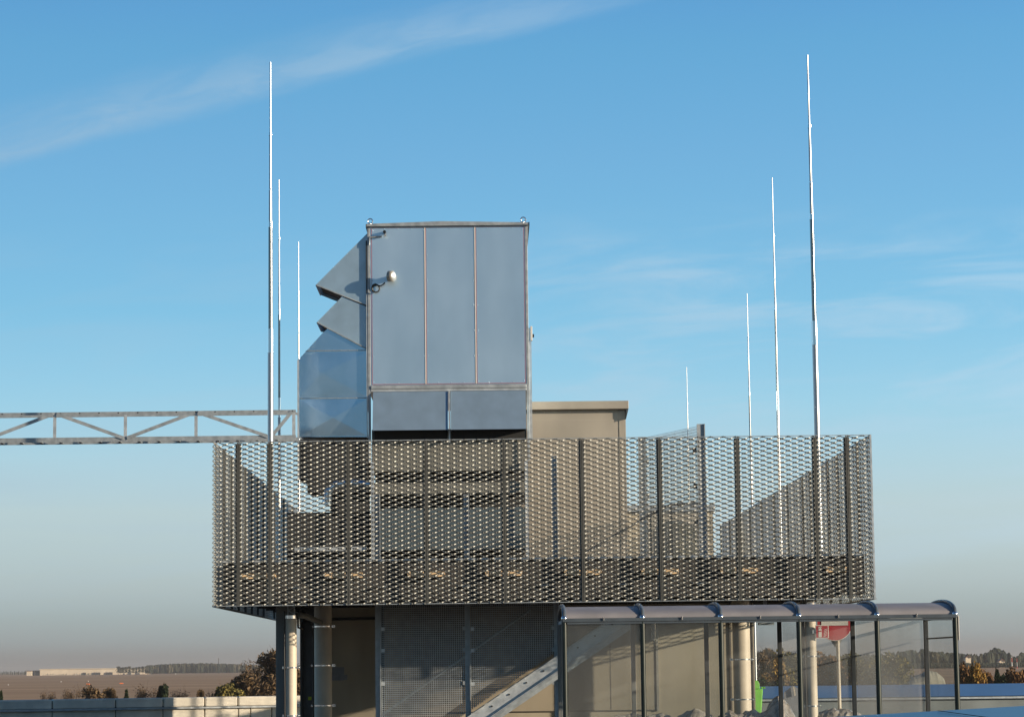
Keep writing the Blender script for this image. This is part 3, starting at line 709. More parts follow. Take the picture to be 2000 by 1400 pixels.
for py in (685, 778):
    b = MB()
    xa_ = 597 if py == 685 else 582
    a_ = uz(xa_, py); c_ = uz(717, py-1.5); b.box((a_[0],YD+.008,a_[1]-.006),(c_[0],YD+.019,a_[1]+.006))
    for k in range(8): b.sphere((a_[0]+.06+(c_[0]-a_[0]-.1)*k/7,YD+.008,a_[1]),.010,6,4)
    b.build('seam_flange', M['galv'], dt)
b = MB()   # cross break folds, shallow pyramid
q = [uz(584,781), uz(716,779), uz(716,850), uz(584,852)]; cx_ = sum(v[0] for v in q)/4; cz_ = sum(v[1] for v in q)/4
b.add([(q[0][0],YD+.018,q[0][1]),(q[1][0],YD+.018,q[1][1]),(q[2][0],YD+.018,q[2][1]),(q[3][0],YD+.018,q[3][1]),(cx_,YD+.008,cz_)],[(0,4,1),(1,4,2),(2,4,3),(3,4,0)][::1])
q = [uz(584,776), uz(716,774), uz(716,688), uz(600,688), uz(584,704)]; cx_, cz_ = uz(628,728)
b.add([(v[0],YD+.018,v[1]) for v in q]+[(cx_,YD+.010,cz_)],[(1,5,0),(2,5,1),(3,5,2),(4,5,3),(0,5,4)])
b.build('folded_sheet', M['duct_zinc'], dt)
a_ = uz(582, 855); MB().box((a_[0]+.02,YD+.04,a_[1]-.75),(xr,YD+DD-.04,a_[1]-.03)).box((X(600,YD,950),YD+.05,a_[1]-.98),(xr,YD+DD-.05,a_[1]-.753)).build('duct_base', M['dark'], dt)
MB().box((a_[0]-.01,YD-.005,a_[1]-.75),(a_[0]+.018,YD+.03,uz(582,703)[1])).build('corner_strip', M['galv_light'], dt)
# machinery under the duct
mc = thing('fan_housing', 'dark blue machinery with a curved pipe standing behind the screen below the intake duct', 'machinery', (X(640,YD,1080), YD+.4, ZFL))
MB().box((X(560,YD+.4,1000),YD+.4,ZFL),(X(722,YD+.4,1000),YD+1.6,Z(640,1000,YD+.4))).build('housing', M['dark'], mc)
pts = [P(a,b_,YD+.1) for a,b_ in ((638,985),(640,960),(655,946),(680,942),(722,946))]
MB().tube([tuple(p_) for p_ in pts], .085, 16).build('bent_pipe', M['duct_zinc'], mc)
MB().tube([tuple(P(a,b_,YD+.2)) for a,b_ in ((588,941),(640,942),(700,940))], .02, 8).build('thin_pipe', M['galv'], mc)
MB().box((X(575,YD,1000),YD,Z(600,1076,YD)),(X(715,YD,1000),YD+.3,Z(600,1068,YD))).build('cable_tray', M['galv_light'], mc)
MB().box((X(645,YD+.3,1000),YD+.3,Z(640,1000,YD)),(X(720,YD+.3,1000),YD+.9,Z(640,935,YD))).build('fan_casing', M['dark'], mc)

# ================================================================== BEIGE HOUSING BEHIND
YH = 50.0
def Hh(px, py): return P(px, py, YH)
hx0, hx1 = X(1012, YH, 820), X(1222, YH, 820); hzt = Z(1130, 800, YH)
bh = thing('plant_housing', 'low beige metal housing with a projecting roof cap right of the tall unit', 'plant housing', ((hx0+hx1)/2, YH, ZFL))
MB().box((hx0,YH,ZFL),(hx1,YH+3,hzt)).build('wall', M['beige'], bh)
MB().box((hx0+.04,YH-.012,ZFL+.1),(hx1-.16,YH-.002,hzt-.20)).build('panel', M['beige'], bh, .002)
MB().box((hx1-.13,YH-.015,ZFL),(hx1-.003,YH-.002,hzt-.03)).build('corner_cover', M['beige'], bh, .002)
MB().box((hx0-.05,YH-.14,hzt-.003),(hx1+.055,YH+3.1,hzt+.155)).build('roof_cap', M['beige'], bh, .006)
MB().add([(hx1+.003,YH-.12,hzt-.006),(hx1+.052,YH-.12,hzt-.006),(hx1+.003,YH-.12,hzt-.20),(hx1+.003,YH+3,hzt-.006),(hx1+.052,YH+3,hzt-.006),(hx1+.003,YH+3,hzt-.20)],
   [(0,1,2),(5,4,3),(0,3,4,1),(1,4,5,2),(2,5,3,0)]).build('gusset', M['darksteel'], bh)
b = MB()
for px in (1063, 1114, 1167, 1211): x = X(px, YH, 804); b.sphere((x,YH-.02,hzt-.035),.011,8,5)
b.build('screws', M['chrome'], bh)
# far low structures on the platform
q0, q1 = P(1205, 1000, 62), P(1392, 996, 62)
fb = thing('pipe_box', 'long low beige box with a grey lid far back on the platform', 'plant box', (q0.x, 62, ZFL))
MB().box((q0.x,62,ZFL),(q1.x,64,q0.z)).build('casing', M['beige2'], fb)
MB().box((q0.x-.05,61.9,q0.z+.003),(q1.x+.05,64.1,q0.z+.16)).build('lid', M['galv'], fb)
q = P(1322, 1050, 52)
tk = thing('covered_tank', 'rounded tank under an olive tarpaulin seen through the screen', 'tank', (q.x, 52, ZFL))
b = MB(); rr = .42
ring = []
for j in range(9):
    t = j/8*pi/2
    ring.append((rr*cos(t)*1.0+.02, (Z(1322,1014,52)-ZFL-.25)+.25*sin(t)))
b.tube([(q.x,52.5,ZFL)]+[(q.x,52.5,ZFL+z_) for r_, z_ in ring], [.46]+[max(.02, r_) for r_, z_ in ring], 24)
b.build('tarpaulin', M['tank'], tk)
b = MB().box((q.x-.35,51.9,ZFL),(q.x-.29,52.0,ZFL+.5)).box((q.x+.29,51.9,ZFL),(q.x+.35,52.0,ZFL+.5)); b.build('support', M['galv'], tk)

# ================================================================== TRUSS BRIDGE
YT = 44.0; DT = .45
tzt = Z(300, 803, YT); tzb = Z(300, 858, YT)
txe = X(578, YT, 830); txs = X(-160, YT, 830)
tr = thing('truss', 'horizontal galvanised lattice truss running in from the left edge to the duct', 'truss', (txe, YT, tzb))
for yy in (YT, YT+DT):
    b = MB(); b.box((txs,yy,tzt-.045),(txe,yy+.006,tzt+.0)); b.box((txs,yy+.007,tzt-.006),(txe,yy+.045,tzt)); b.build('top_chord', M['galv'], tr)
    b = MB(); b.box((txs,yy,tzb-.03),(txe,yy+.006,tzb+.05)); b.box((txs,yy+.007,tzb-.02),(txe,yy+.06,tzb-.012)); b.build('bottom_chord', M['galv'], tr)
b = MB()
x = txs
while x < txe-.05:
    MB().box((x,YT+.05,tzb-.014),(x+.05,YT+DT-.003,tzb-.004)).build('tray_rung', M['galv'], tr); x += .34
nodes_px = [-30, 107, 245, 383, 527, 574]
for yy in (YT,):
    for p_ in nodes_px:
        x = X(p_, yy if yy == YT else YT, 830); b = MB(); b.box((x-.030,yy+.008,tzb+.0),(x-.022,yy+.045,tzt-.01)); b.box((x-.022,yy+.008,tzb+.0),(x+.025,yy+.014,tzt-.01)); b.build('upright', M['galv_light'], tr)
    dg = [(-30,0,107,1),(107,1,245,0),(245,0,383,1),(383,1,527,0),(527,0,574,1)]
    for a, u0, c, u1 in dg:
        xa_, xc_ = X(a, YT, 830), X(c, YT, 830); s_ = .03 if c > a else -.03
        pz = {0: tzb+.03, 1: tzt-.03}
        b = MB(); b.bar((xa_+s_,yy-.012 if yy == YT else yy+.052,pz[u0]),(xc_-s_,yy-.012 if yy == YT else yy+.052,pz[u1]),.014,.058); b.build('diagonal', M['galv'], tr)
b = MB()
x = txe-.06; k = 0
while x > txs:
    b.tube([(x,YT-.004,tzt-.02),(x,YT-.0005,tzt-.02)], .012, 8); x -= .333
b.build('bolt_holes', M['dark'], tr)

# ================================================================== LIGHTNING RODS
rods = [(528,122,42.0,530,'tall polished lightning rod in front of the truss, nearest on the left'),
        (545,351,51.8,547,'second lightning rod on the left, just behind the tall one'),
        (583,472,59.5,584,'thin distant lightning rod rising behind the intake duct'),
        (1577,108,42.0,1594,'tallest polished lightning rod near the right end of the platform'),
        (1508,347,52.8,1522,'second tallest lightning rod on the right, inside the platform'),
        (1459,573,69.0,1466,'thin lightning rod left of the two tall ones on the right'),
        (1341,717,86.0,1345,'farthest and thinnest lightning rod behind the wire panel')]
for px, py, Y, pxb, lab in rods:
    top = P(px, py, Y); x = top.x
    base = ZFL if Y < 70 else 3.0
    if Y > 68: base = GZ
    Ht = top.z-base
    zt = top.z; fr_ = 1.5 if Y < 45 else 1.0
    root = thing('lightning_rod', lab, 'lightning rod', (x, Y, base), 'lightning rods')
    seg = [(0, .009, 1.20, .010), (1.22, .014, 2.15, .016), (2.17, .018, 2.75, .020), (2.77, .023, 4.55, .025), (4.60, .031, Ht, .033)]
    names = ['tip', 'upper_tube', 'middle_tube', 'lower_tube', 'base_tube']
    wob = random.uniform(-.004,.004)
    for (a, r0, c, r1), nm in zip(seg, names):
        MB().tube([(x,Y,zt-a),(x,Y,zt-c)], [r0*fr_, r1*fr_], 16).build(nm, M['rod_dim' if nm == 'lower_tube' else 'rod'], root)
    b = MB(); 
    for z0_, z1_, r_ in ((1.25,1.19,.021),(2.80,2.70,.027),(4.90,4.50,.035)): MB().tube([(x,Y,zt-z0_),(x,Y,zt-z1_)], r_*fr_, 14).build('coupling', M['chrome'], root)
    b = MB(); b.box((x-.18,Y-.02,base),(x+.18,Y+.02,base+.05)); b.box((x-.02,Y-.18,base+.052),(x+.02,Y+.18,base+.10)); b.build('foot', M['galv'], root)

# ================================================================== SHELTER
YS = 32.7; DS = 2.2
sx = [X(q, YS, 1300) for q in (1103, 1256, 1409, 1562, 1715, 1868)]
bay = (sx[-1]-sx[0])/5; sx = [sx[0]+bay*k for k in range(6)]
ze = Z(1409, 1204, YS); arch = .165
sh_ = thing('shelter', 'long glazed shelter with dark posts and a curved grey roof', 'shelter', (sx[0], YS, 0))
def arcp(t): return YS+DS*(1-cos(pi*t))/2, ze+arch*sin(pi*t)**.8
for x in sx:
    p_ = MB().tube([(x,YS,0),(x,YS,ze-.02)], .034, 18).build('front_post', M['postgreen'], sh_)
    MB().sphere((x,YS-.002,ze+.0),.04,12,8,(1,1,1.0)).build('post_cap', M['chrome'], p_)
    MB().box((x-.030,YS+DS-.03,0),(x+.030,YS+DS+.03,ze)).build('rear_post', M['greycol'] if x < sx[2] else M['darksteel'], sh_, .005)
    b = MB(); pts = [arcp(k/20) for k in range(21)]
    b.tube([(x,y_,z_+.018) for y_, z_ in pts], .028, 10); b.build('roof_rib', M['rib'], sh_)
for k in range(5):
    x0, x1 = sx[k]+.02, sx[k+1]-.02; vs_ = []; pts = [arcp(j/24) for j in range(25)]
    for y_, z_ in pts: vs_ += [(x0,y_,z_-.004),(x1,y_,z_-.004)]
    for y_, z_ in pts: vs_ += [(x0,y_,z_+.004),(x1,y_,z_+.004)]
    n = 50
    fs = [(2*j,2*j+2,2*j+3,2*j+1) for j in range(24)]+[(n+2*j,n+2*j+1,n+2*j+3,n+2*j+2) for j in range(24)]
    MB().add(vs_, fs, True).build('roof_panel', M['roofpoly'], sh_)
    b = MB(); xm = (x0+x1)/2; b.tube([(xm,YS-.055,ze+.01),(xm,YS-.05,ze-.03)], .012, 8); b.build('gutter_bolt', M['chrome'], sh_)
b = MB(); b.box((sx[0]-.02,YS-.045,ze-.045),(sx[-1]+.02,YS-.036,ze+.0)); b.box((sx[0]+.035,YS-.033,ze-.075),(sx[-1]-.035,YS+.033,ze-.05)); b.build('gutter', M['rib'], sh_, .003)
MB().box((sx[0]-.02,YS+DS-.02,ze-.04),(sx[-1]+.02,YS+DS+.05,ze+.02)).build('rear_beam', M['galv'], sh_)
for k in range(5):
    g_ = 'glass_hazy' if k in (3, 4) else 'glass'
    MB().box((sx[k]+.04,YS+DS-.006,.15),(sx[k+1]-.04,YS+DS+.002,ze-.045)).build('rear_pane', M[g_], sh_)
    if k in (0, 1): MB().box((sx[k]+.04,YS-.004,.15),(sx[k+1]-.04,YS+.004,ze-.08)).build('front_pane', M['glass'], sh_)
for x in (sx[0], sx[-1]):
    MB().box((x-.004,YS+.05,.15),(x+.004,YS+DS-.06,ze-.05)).build('end_pane', M['glass'], sh_)
    MB().box((x-.012,YS+.04,ze-.05),(x+.012,YS+DS-.04,ze-.01)).build('end_beam', M['galv'], sh_)
MB().box((sx[-1]-.010,YS+.1,ze-.30),(sx[-1]-.006,YS+DS-.1,ze-.28)).build('end_rail', M['darksteel'], sh_)
MB().box((sx[-1]+.038,YS-.03,ze-.33),(sx[-1]+.05,YS+.03,ze-.02)).build('plate', M['white'], sh_)

# ================================================================== SIGNS
q = P(1630, 1216, 47.0); rr = .315
ns = thing('no_entry_sign', 'round red no entry sign on a pale pole behind the shelter', 'road sign', (q.x, 47.0, 0))
xb_ = q.x+.06
MB().tube([(q.x+.06,47.05,0),(q.x+.055,47.05,q.z+.3)], .033, 14).build('pole', M['cream'], ns)
MB().tube([(q.x,47.01,q.z),(q.x,46.995,q.z)], rr, 40).build('disc', M['red'], ns)
MB().box((q.x-.245,46.985,q.z-.045),(q.x+.245,46.992,q.z+.055)).build('bar', M['white'], ns)
ring = [(q.x+(rr+.004)*cos(2*pi*k/40),47.003,q.z+(rr+.004)*sin(2*pi*k/40)) for k in range(41)]
MB().tube(ring, .008, 6, False).build('rim', M['white'], ns)
# grey warning sign board behind (seen as a grey triangle edge)
q2 = P(1630, 1225, 47.3)
MB().prism([(q2.x-.42,q2.z+.30),(q2.x+.42,q2.z+.30),(q2.x+.03,q2.z-.36),(q2.x-.03,q2.z-.36)], 47.10, 47.115).build('rear_triangle_sign', M['signback'], ns)
YX = 42.15
c = P(1605.5, 1233, YX)
fs_ = thing('fire_sign', 'small square red fire extinguisher sign fixed beside the cream pipe', 'sign', (c.x, YX, c.z))
s_ = .108
MB().box((c.x-s_,YX,c.z-s_),(c.x+s_,YX+.006,c.z+s_)).build('plate', M['white'], fs_, .004)
MB().box((c.x-s_+.012,YX-.003,c.z-s_+.012),(c.x+s_-.012,YX-.0005,c.z+s_-.012)).build('red_field', M['red'], fs_)
b = MB(); y_ = YX-.0065
b.prism([(c.x-.058,c.z-.088),(c.x-.006,c.z-.088),(c.x-.006,c.z+.035),(c.x-.018,c.z+.055),(c.x-.046,c.z+.055),(c.x-.058,c.z+.035)], y_, y_+.003)
b.prism([(c.x-.038,c.z+.055),(c.x-.022,c.z+.055),(c.x-.022,c.z+.07),(c.x-.038,c.z+.07)], y_, y_+.003)
b.prism([(c.x-.07,c.z+.045),(c.x-.055,c.z+.075),(c.x-.03,c.z+.088),(c.x-.012,c.z+.075),(c.x-.03,c.z+.072),(c.x-.055,c.z+.06)], y_, y_+.003)
b.prism([(c.x-.012,c.z+.062),(c.x-.004,c.z+.055),(c.x-.012,c.z+.088),(c.x-.02,c.z+.09)], y_, y_+.003)
for k in range(5):
    zz = c.z-.085+k*.026; xx = c.x+.022+k*.003
    b.prism([(xx,zz),(xx+.045,zz+.022),(xx+.052,zz+.040),(xx+.036,zz+.026),(xx+.004,zz+.012)], y_, y_+.003)
b.build('pictogram', M['white'], fs_)
MB().box((c.x-.055,y_-.003,c.z+.0),(c.x-.012,y_-.0005,c.z+.018)).build('pictogram_band', M['red'], fs_)
MB().box((c.x-s_-.05,YX+.01,c.z-.03),(c.x-s_+.05,YX+.02,c.z+.03)).build('bracket', M['galv'], fs_)

# green bin
q = P(1462, 1328, 49.0); zt = q.z; xr_ = X(1487, 49.0, 1340)
bn = thing('wheeled_bin', 'lime green wheeled bin peeking out behind the beige building', 'bin', (xr_-.25, 49.0, 0))
b = MB(); x0_, x1_ = xr_-.55, xr_
b.add([(x0_+.06,48.75,.06),(x1_-.09,48.75,.06),(x1_-.09,49.2,.06),(x0_+.06,49.2,.06),(x0_,48.7,zt-.16),(x1_,48.7,zt-.16),(x1_,49.28,zt-.16),(x0_,49.28,zt-.16)],[(0,3,2,1),(4,5,6,7),(0,1,5,4),(1,2,6,5),(2,3,7,6),(3,0,4,7)])
b.build('body', M['green'], bn, .02)
b = MB(); b.prism([(x0_-.02,zt-.157),(x1_-.06,zt-.157),(x1_-.07,zt-.06),(x1_-.10,zt),(x0_+.1,zt-.02),(x0_-.02,zt-.08)], 48.68, 49.3); b.build('lid', M['green'], bn, .01)
b = MB(); b.tube([(x1_+.03,48.75,zt-.14),(x1_+.03,49.2,zt-.14)], .02, 10); b.box((x1_-.02,48.75,zt-.157),(x1_+.03,48.80,zt-.125)); b.build('handle', M['green'], bn)
for yy in (48.76, 49.16): MB().tube([(x1_-.1,yy,.1),(x1_-.1,yy+.06,.1)], .1, 16).build('wheel', M['black'], bn)

# plastic covered heaps
def heap(label, prof, Y, depth, seed):
    root = thing('plastic_heap', label, 'plastic heap', (P(prof[0][0], 1400, Y).x, Y, 0), 'plastic covered heaps')
    rnd = random.Random(seed); x0, x1 = P(prof[0][0],1400,Y).x, P(prof[-1][0],1400,Y).x
    pz = [(P(a,b_,Y).x, P(a,b_,Y).z) for a, b_ in prof]
    def top(x):
        for (xa_, za_), (xb_, zb_) in zip(pz[:-1], pz[1:]):
            if xa_ <= x <= xb_: return za_+(zb_-za_)*(x-xa_)/(xb_-xa_)
        return .3
    nx = max(8, int((x1-x0)/.05)); ny = 14; vs_ = []
    for j in range(ny+1):
        t = j/ny
        for i in range(nx+1):
            x = x0+(x1-x0)*i/nx
            prof_ = max(0, sin(pi*min(1, max(0, t*.94+.03))))**.45
            z = top(x)*prof_
            z += (noise.noise(Vector((x*6, t*7, seed)))*.07+abs(noise.noise(Vector((x*14, t*13, seed+4))))*.06)*prof_
            yv = Y+(t-.35)*depth+noise.noise(Vector((x*5, t*5, seed+9)))*.06
            vs_.append((x+noise.noise(Vector((x*8, t*9, seed+2)))*.03, yv, max(0, z)))
    W_ = nx+1
    MB().add(vs_, [(j*W_+i, j*W_+i+1, (j+1)*W_+i+1, (j+1)*W_+i) for j in range(ny) for i in range(nx)]).build('plastic_sheet', M['film'], root)
    return root
heap('rounded lump of clear plastic sheeting left of the round cream column', [(1325,1402),(1335,1396),(1345,1388),(1362,1385),(1376,1388),(1392,1397)], 38.5, 1.2, 3)
heap('low crumpled plastic sheet at the foot of the beige wall between shelter posts', [(1195,1403),(1215,1398),(1240,1397),(1262,1396),(1280,1398),(1300,1398),(1322,1403)], 38.8, 1.2, 9)
heap('tall crumpled grey plastic cover right of the green bin', [(1408,1400),(1425,1391),(1445,1396),(1465,1390),(1490,1392),(1504,1384),(1512,1370),(1522,1362),(1530,1367),(1540,1374),(1548,1386),(1556,1400)], 38.0, 1.5, 17)
heap('flat heap of plastic sheeting at the foot of the no entry sign', [(1598,1397),(1612,1390),(1630,1386),(1655,1388),(1672,1391),(1688,1398)], 39.0, 1.2, 23)
# tilted pane / bonnet like shape behind the cover
q = [P(1531,1352,38.9), P(1548,1338,38.9), P(1562,1345,38.9), P(1562,1390,38.9), P(1531,1385,38.9)]
tb = thing('leaning_board', 'blue grey board leaning behind the tall plastic cover', 'board', (q[0].x, 38.9, 0))
MB().prism([(v.x, v.z) for v in q]+[], 38.9, 38.93).build('board', M['greyblue'], tb)
a_, c_ = P(1550,1340,38.85), P(1553,1358,38.85)
MB().bar((a_.x,38.86,a_.z),(c_.x,38.86,c_.z),.02,.03).build('strap', M['cream'], tb)
MB().box((q[0].x+.05,38.94,0),(q[0].x+.12,39.0,q[4].z+.05)).build('leg', M['greyblue'], tb)

# ================================================================== LEFT CONCRETE WALL
YC = 58.0
xp = X(318, YC, 1380)
cw = thing('retaining_wall', 'pale concrete block wall with a metal ledge at the lower left', 'wall', (xp, YC, 0))
jx = [-60, 115, 231, 319, 397, 460, 548, 640]
ztop = Z(300, 1362, YC); zl0 = Z(300, 1383, YC)
XW = lambda q: xp+(X(q, YC, 1380)-xp)/cos(R(20))
jxx = [XW(q) for q in jx]
for a, b_ in zip(jxx[:-1], jxx[1:]):
    MB().box((a+.012,YC+.0,zl0+.03),(b_-.012,YC+.34,ztop)).build('coping_block', M['concrete'], cw, .03)
lower = [XW(q) for q in (-60, 115, 231, 319, 397, 461, 484, 525, 560, 640)]
for a, b_ in zip(lower[:-1], lower[1:]):
    MB().box((a+.010,YC+.02,0),(b_-.010,YC+.36,zl0-.02)).build('block', M['concrete'], cw, .02)
MB().box((jxx[0],YC+.06,0),(jxx[-1],YC+.30,ztop-.04)).build('core', M['concrete_dark'], cw)
MB().box((jxx[0],YC-.06,zl0-.018),(jxx[-1],YC+.05,zl0+.026)).build('metal_ledge', M['galv_light'], cw, .006)

cw.rotation_euler = (0, 0, R(20))
# right parapets
YP = 62.0
zt = Z(1800, 1336.5, YP); zm = Z(1800, 1359.5, YP); zl = Z(1800, 1364, YP)
x0, x1 = X(1593, YP, 1340)-1.5, X(2120, YP, 1340)
pr = thing('roof_parapet', 'long blue metal coping on a grey wall beyond the shelter', 'parapet', (x0, YP, 0))
MB().add([(x0,YP-.22,zm),(x1,YP-.22,zm),(x1,YP+.8,zt),(x0,YP+.8,zt),(x0,YP+1.1,zt-.05),(x1,YP+1.1,zt-.05),(x0,YP+1.1,zm),(x1,YP+1.1,zm)],
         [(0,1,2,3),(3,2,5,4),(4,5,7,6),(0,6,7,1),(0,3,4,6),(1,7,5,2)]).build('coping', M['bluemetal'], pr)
MB().box((x0,YP-.18,zl-.01),(x1,YP-.14,zm-.012)).build('drip_strip', M['galv_light'], pr)
MB().box((x0,YP-.10,0),(x1,YP+.55,zm-.006)).build('wall', M['parapet'], pr)
# near parapet, oblique
pA, pB = Vector((X(1540,18.8,1400),18.8,0)), None
zz = 1.6-107/5000*20.0
def near(px, py):
    d = RM @ Vector(((px-1000)/F, (700-py)/F, -1)); t = (zz-CAMZ)/d.z; return Vector((d.x*t, d.y*t, zz))
a_, c_ = near(1545, 1404), near(2080, 1373)
dn = (c_-a_).normalized(); nr = Vector((dn.y, -dn.x, 0)); 
npar = thing('roof_parapet', 'blue metal coping crossing the bottom right corner close to the camera', 'parapet', (a_.x, a_.y, 0))
w_ = .55; dz_ = Vector((0,0,-.07))
a2, c2 = a_+nr*w_+dz_, c_+nr*w_+dz_
dd = Vector((0,0,-.22))
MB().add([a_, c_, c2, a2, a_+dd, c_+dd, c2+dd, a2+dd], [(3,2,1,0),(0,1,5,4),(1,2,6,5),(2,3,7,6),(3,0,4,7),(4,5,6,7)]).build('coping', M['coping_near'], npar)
ii = nr*.06; dd2 = Vector((0,0,-.224))
b1, b2, b3, b4 = a_+ii+dd2, c_+ii+dd2, c2-ii+Vector((0,0,-.224)), a2-ii+Vector((0,0,-.224))
g0 = lambda v: Vector((v.x, v.y, 0))
MB().add([b1,b2,b3,b4,g0(b1),g0(b2),g0(b3),g0(b4)], [(3,2,1,0),(0,1,5,4),(1,2,6,5),(2,3,7,6),(3,0,4,7),(4,5,6,7)]).build('wall', M['parapet'], npar)
sj = near(1832, 1388); MB().bar(sj+nr*0+Vector((0,0,.004)), sj+nr*.55+Vector((0,0,-.066)), .008, .006).build('seam', M['darksteel'], npar)

# ================================================================== TREES
def leaf(mb, c, s, rnd, elong=1.0):
    a = Vector((rnd.gauss(0,1), rnd.gauss(0,1), rnd.gauss(0,1))).normalized()
    b_ = a.cross(Vector((rnd.gauss(0,1), rnd.gauss(0,1), rnd.gauss(0,1)))).normalized()
    a = a*s*elong; b_ = b_*s
    mb.add([c-a, c+b_*.6, c+a, c-b_*.6], [(0,1,2,3)])
def grow_tree(name, kind, h, wdt, m, n, ls, seed, elong=1.0, upright=0.5, trunkr=.07, clumps=22, spread=.9):
    rnd = random.Random(seed); tm = MB(); cm = MB(); cl_ = []
    tm.tube([(0,0,-.1),(rnd.uniform(-.05,.05)*h,0,h*.35),(rnd.uniform(-.06,.06)*h,rnd.uniform(-.04,.04)*h,h*.9)], [trunkr*h/4, trunkr*h/5, .012*h], 8)
    for k in range(clumps):
        a = rnd.uniform(0, 2*pi); t = rnd.uniform(.12, 1)
        rad = wdt/2*spread*(1-abs(t-upright)**1.7)*rnd.uniform(.25, 1.0)
        c = Vector((cos(a)*rad, sin(a)*rad, h*(.08+.88*t)*rnd.uniform(.86,1)))
        r = wdt*.17*rnd.uniform(.6, 1.35)
        cl_.append((c, r))
        st = Vector((0, 0, max(.1, c.z*.45))); mid = st.lerp(c, .5)+Vector((0,0,-.05*h))
        tm.tube([st, mid, c], [.018*h*.6, .012*h*.6, .004*h], 5, False)
        for q_ in range(3):
            e_ = c+Vector((rnd.gauss(0,1), rnd.gauss(0,1), rnd.gauss(.3,1)))*r*.8
            tm.tube([c, e_], [.004*h, .0015*h], 4, False)
    for k in range(n):
        c, r = cl_[rnd.randrange(len(cl_))]
        v = Vector((rnd.gauss(0,1), rnd.gauss(0,1), rnd.gauss(0,.85)))
        v = v.normalized()*r*(rnd.random()**.45)*1.1
        p_ = c+v
        if p_.z < .05: p_.z = .05+rnd.random()*.2
        leaf(cm, p_, ls*rnd.uniform(.6, 1.4), rnd, elong)
    return tm.mesh('trunk', M['bark']), cm.mesh('crown', m), h
def grow_conifer(h, wdt, seed, n=2600):
    rnd = random.Random(seed); tm = MB().tube([(0,0,0),(0,0,h*.97)], [.035*h, .004*h], 8); cm = MB()
    nl = 13
    for k in range(n):
        t = rnd.random()**1.25; lay = (int(t*nl)+.15*rnd.random())/nl
        a = rnd.uniform(0, 2*pi); lob = .75+.25*sin(a*5+lay*37)
        rr_ = wdt/2*(1-lay)*lob*rnd.random()**.5+.02
        z = h*(.08+.92*lay)-rr_*.25+rnd.gauss(0,.015*h)
        leaf(cm, Vector((cos(a)*rr_, sin(a)*rr_, z)), .12*rnd.uniform(.7,1.5), rnd, 1.6)
    return tm.mesh('trunk', M['bark']), cm.mesh('crown', M['leaf_dark']), h
PT = {
 'twig': grow_tree('t', 0, 4, 4, M['twig'], 3600, 0.045, 1, 3.0, .6, clumps=34),
 'twig2': grow_tree('t', 0, 4, 3.2, M['leaf_brown'], 6500, 0.07, 2, 2.2, .6, clumps=26),
 'brown': grow_tree('t', 0, 4, 4, M['leaf_brown'], 10350, 0.143, 3, 1.3, .5, clumps=40),
 'olive': grow_tree('t', 0, 4, 4.4, M['leaf_olive'], 12649, 0.143, 4, 1.2, .45, clumps=44),
 'olive2': grow_tree('t', 0, 4, 4.0, M['leaf_olive'], 11500, 0.143, 14, 1.2, .5, clumps=40),
 'gold': grow_tree('t', 0, 4, 3.6, M['leaf_gold'], 9200, 0.143, 5, 1.2, .5, clumps=34),
 'rust': grow_tree('t', 0, 4, 3.8, M['leaf_rust'], 9200, 0.143, 6, 1.3, .5, clumps=34),
 'dark': grow_tree('t', 0, 4, 3.6, M['leaf_dark'], 10350, 0.156, 7, 1.2, .5, clumps=34),
 'conifer': grow_conifer(4, 2.6, 8)}
def tree(kind, px, pyt, Y, wpx, label, name='tree', cat='tree', grp='trees behind the terrace wall'):
    Y = Y*2.3
    tm, cm, h0 = PT[kind]
    top = P(px, pyt, Y); s = (top.z-GZ)/h0; wm = {'conifer': 2.6, 'olive': 4.4}.get(kind, 3.7)
    sw = wpx*(1.0 if px < 440 else 1.3)/F*Y/wm
    root = thing(name, label, cat, (top.x, Y, GZ), grp)
    rz_ = random.uniform(0, 6)
    for nm, me in (('trunk', tm), ('crown', cm)):
        inst(nm, me, root, (top.x, Y, GZ), rz_, (sw, sw, s*1.0))
    return root
G1 = 'autumn trees and shrubs behind the concrete wall'
L1 = [('conifer', 2, 1347, 100, 32, 'small dark evergreen at the far left edge above the concrete wall'),
 ('twig', 96, 1350, 105, 34, 'faint bare shrub above the shaded concrete wall, leftmost of the bare ones'),
 ('twig', 140, 1345, 110, 44, 'thin bare shrub above the shaded wall, left of the dark rounded shrub'),
 ('brown', 182, 1347, 104, 50, 'dark rounded brown shrub above the shaded part of the concrete wall'),
 ('twig2', 214, 1343, 108, 44, 'loose russet shrub between the rounded brown shrub and the little pine'),
 ('conifer', 247, 1345, 98, 34, 'little dark pine above the sun and shade edge of the concrete wall'),
 ('twig', 285, 1341, 107, 56, 'reddish bare shrub between the two dark evergreens'),
 ('dark', 318, 1340, 98, 28, 'dark round evergreen bush above the first sunlit coping block'),
 ('twig', 350, 1349, 106, 40, 'low bare shrub right of the round evergreen bush'),
 ('twig2', 392, 1346, 101, 24, 'small yellowing shrub above the second sunlit coping block'),
 ('twig', 428, 1347, 104, 50, 'low grey brown shrub left of the big brown trees'),
 ('brown', 470, 1324, 103, 60, 'mid sized brown tree in front of the tall russet tree'),
 ('olive2', 446, 1342, 98, 46, 'yellow green shrub at the left foot of the big brown trees'),
 ('twig', 503, 1290, 106, 60, 'bare brown tree between the mid sized and the tall russet tree'),
 ('twig2', 533, 1270, 101, 84, 'tall russet tree just left of the cream pipe'),
 ('brown', 556, 1296, 104, 56, 'brown tree glimpsed between the cream pipe and the dark frame')]
for k, px, py, Y, wpx, lab in L1: tree(k, px, py, Y, wpx, lab, grp=G1)
G2 = 'autumn trees beyond the right parapet'
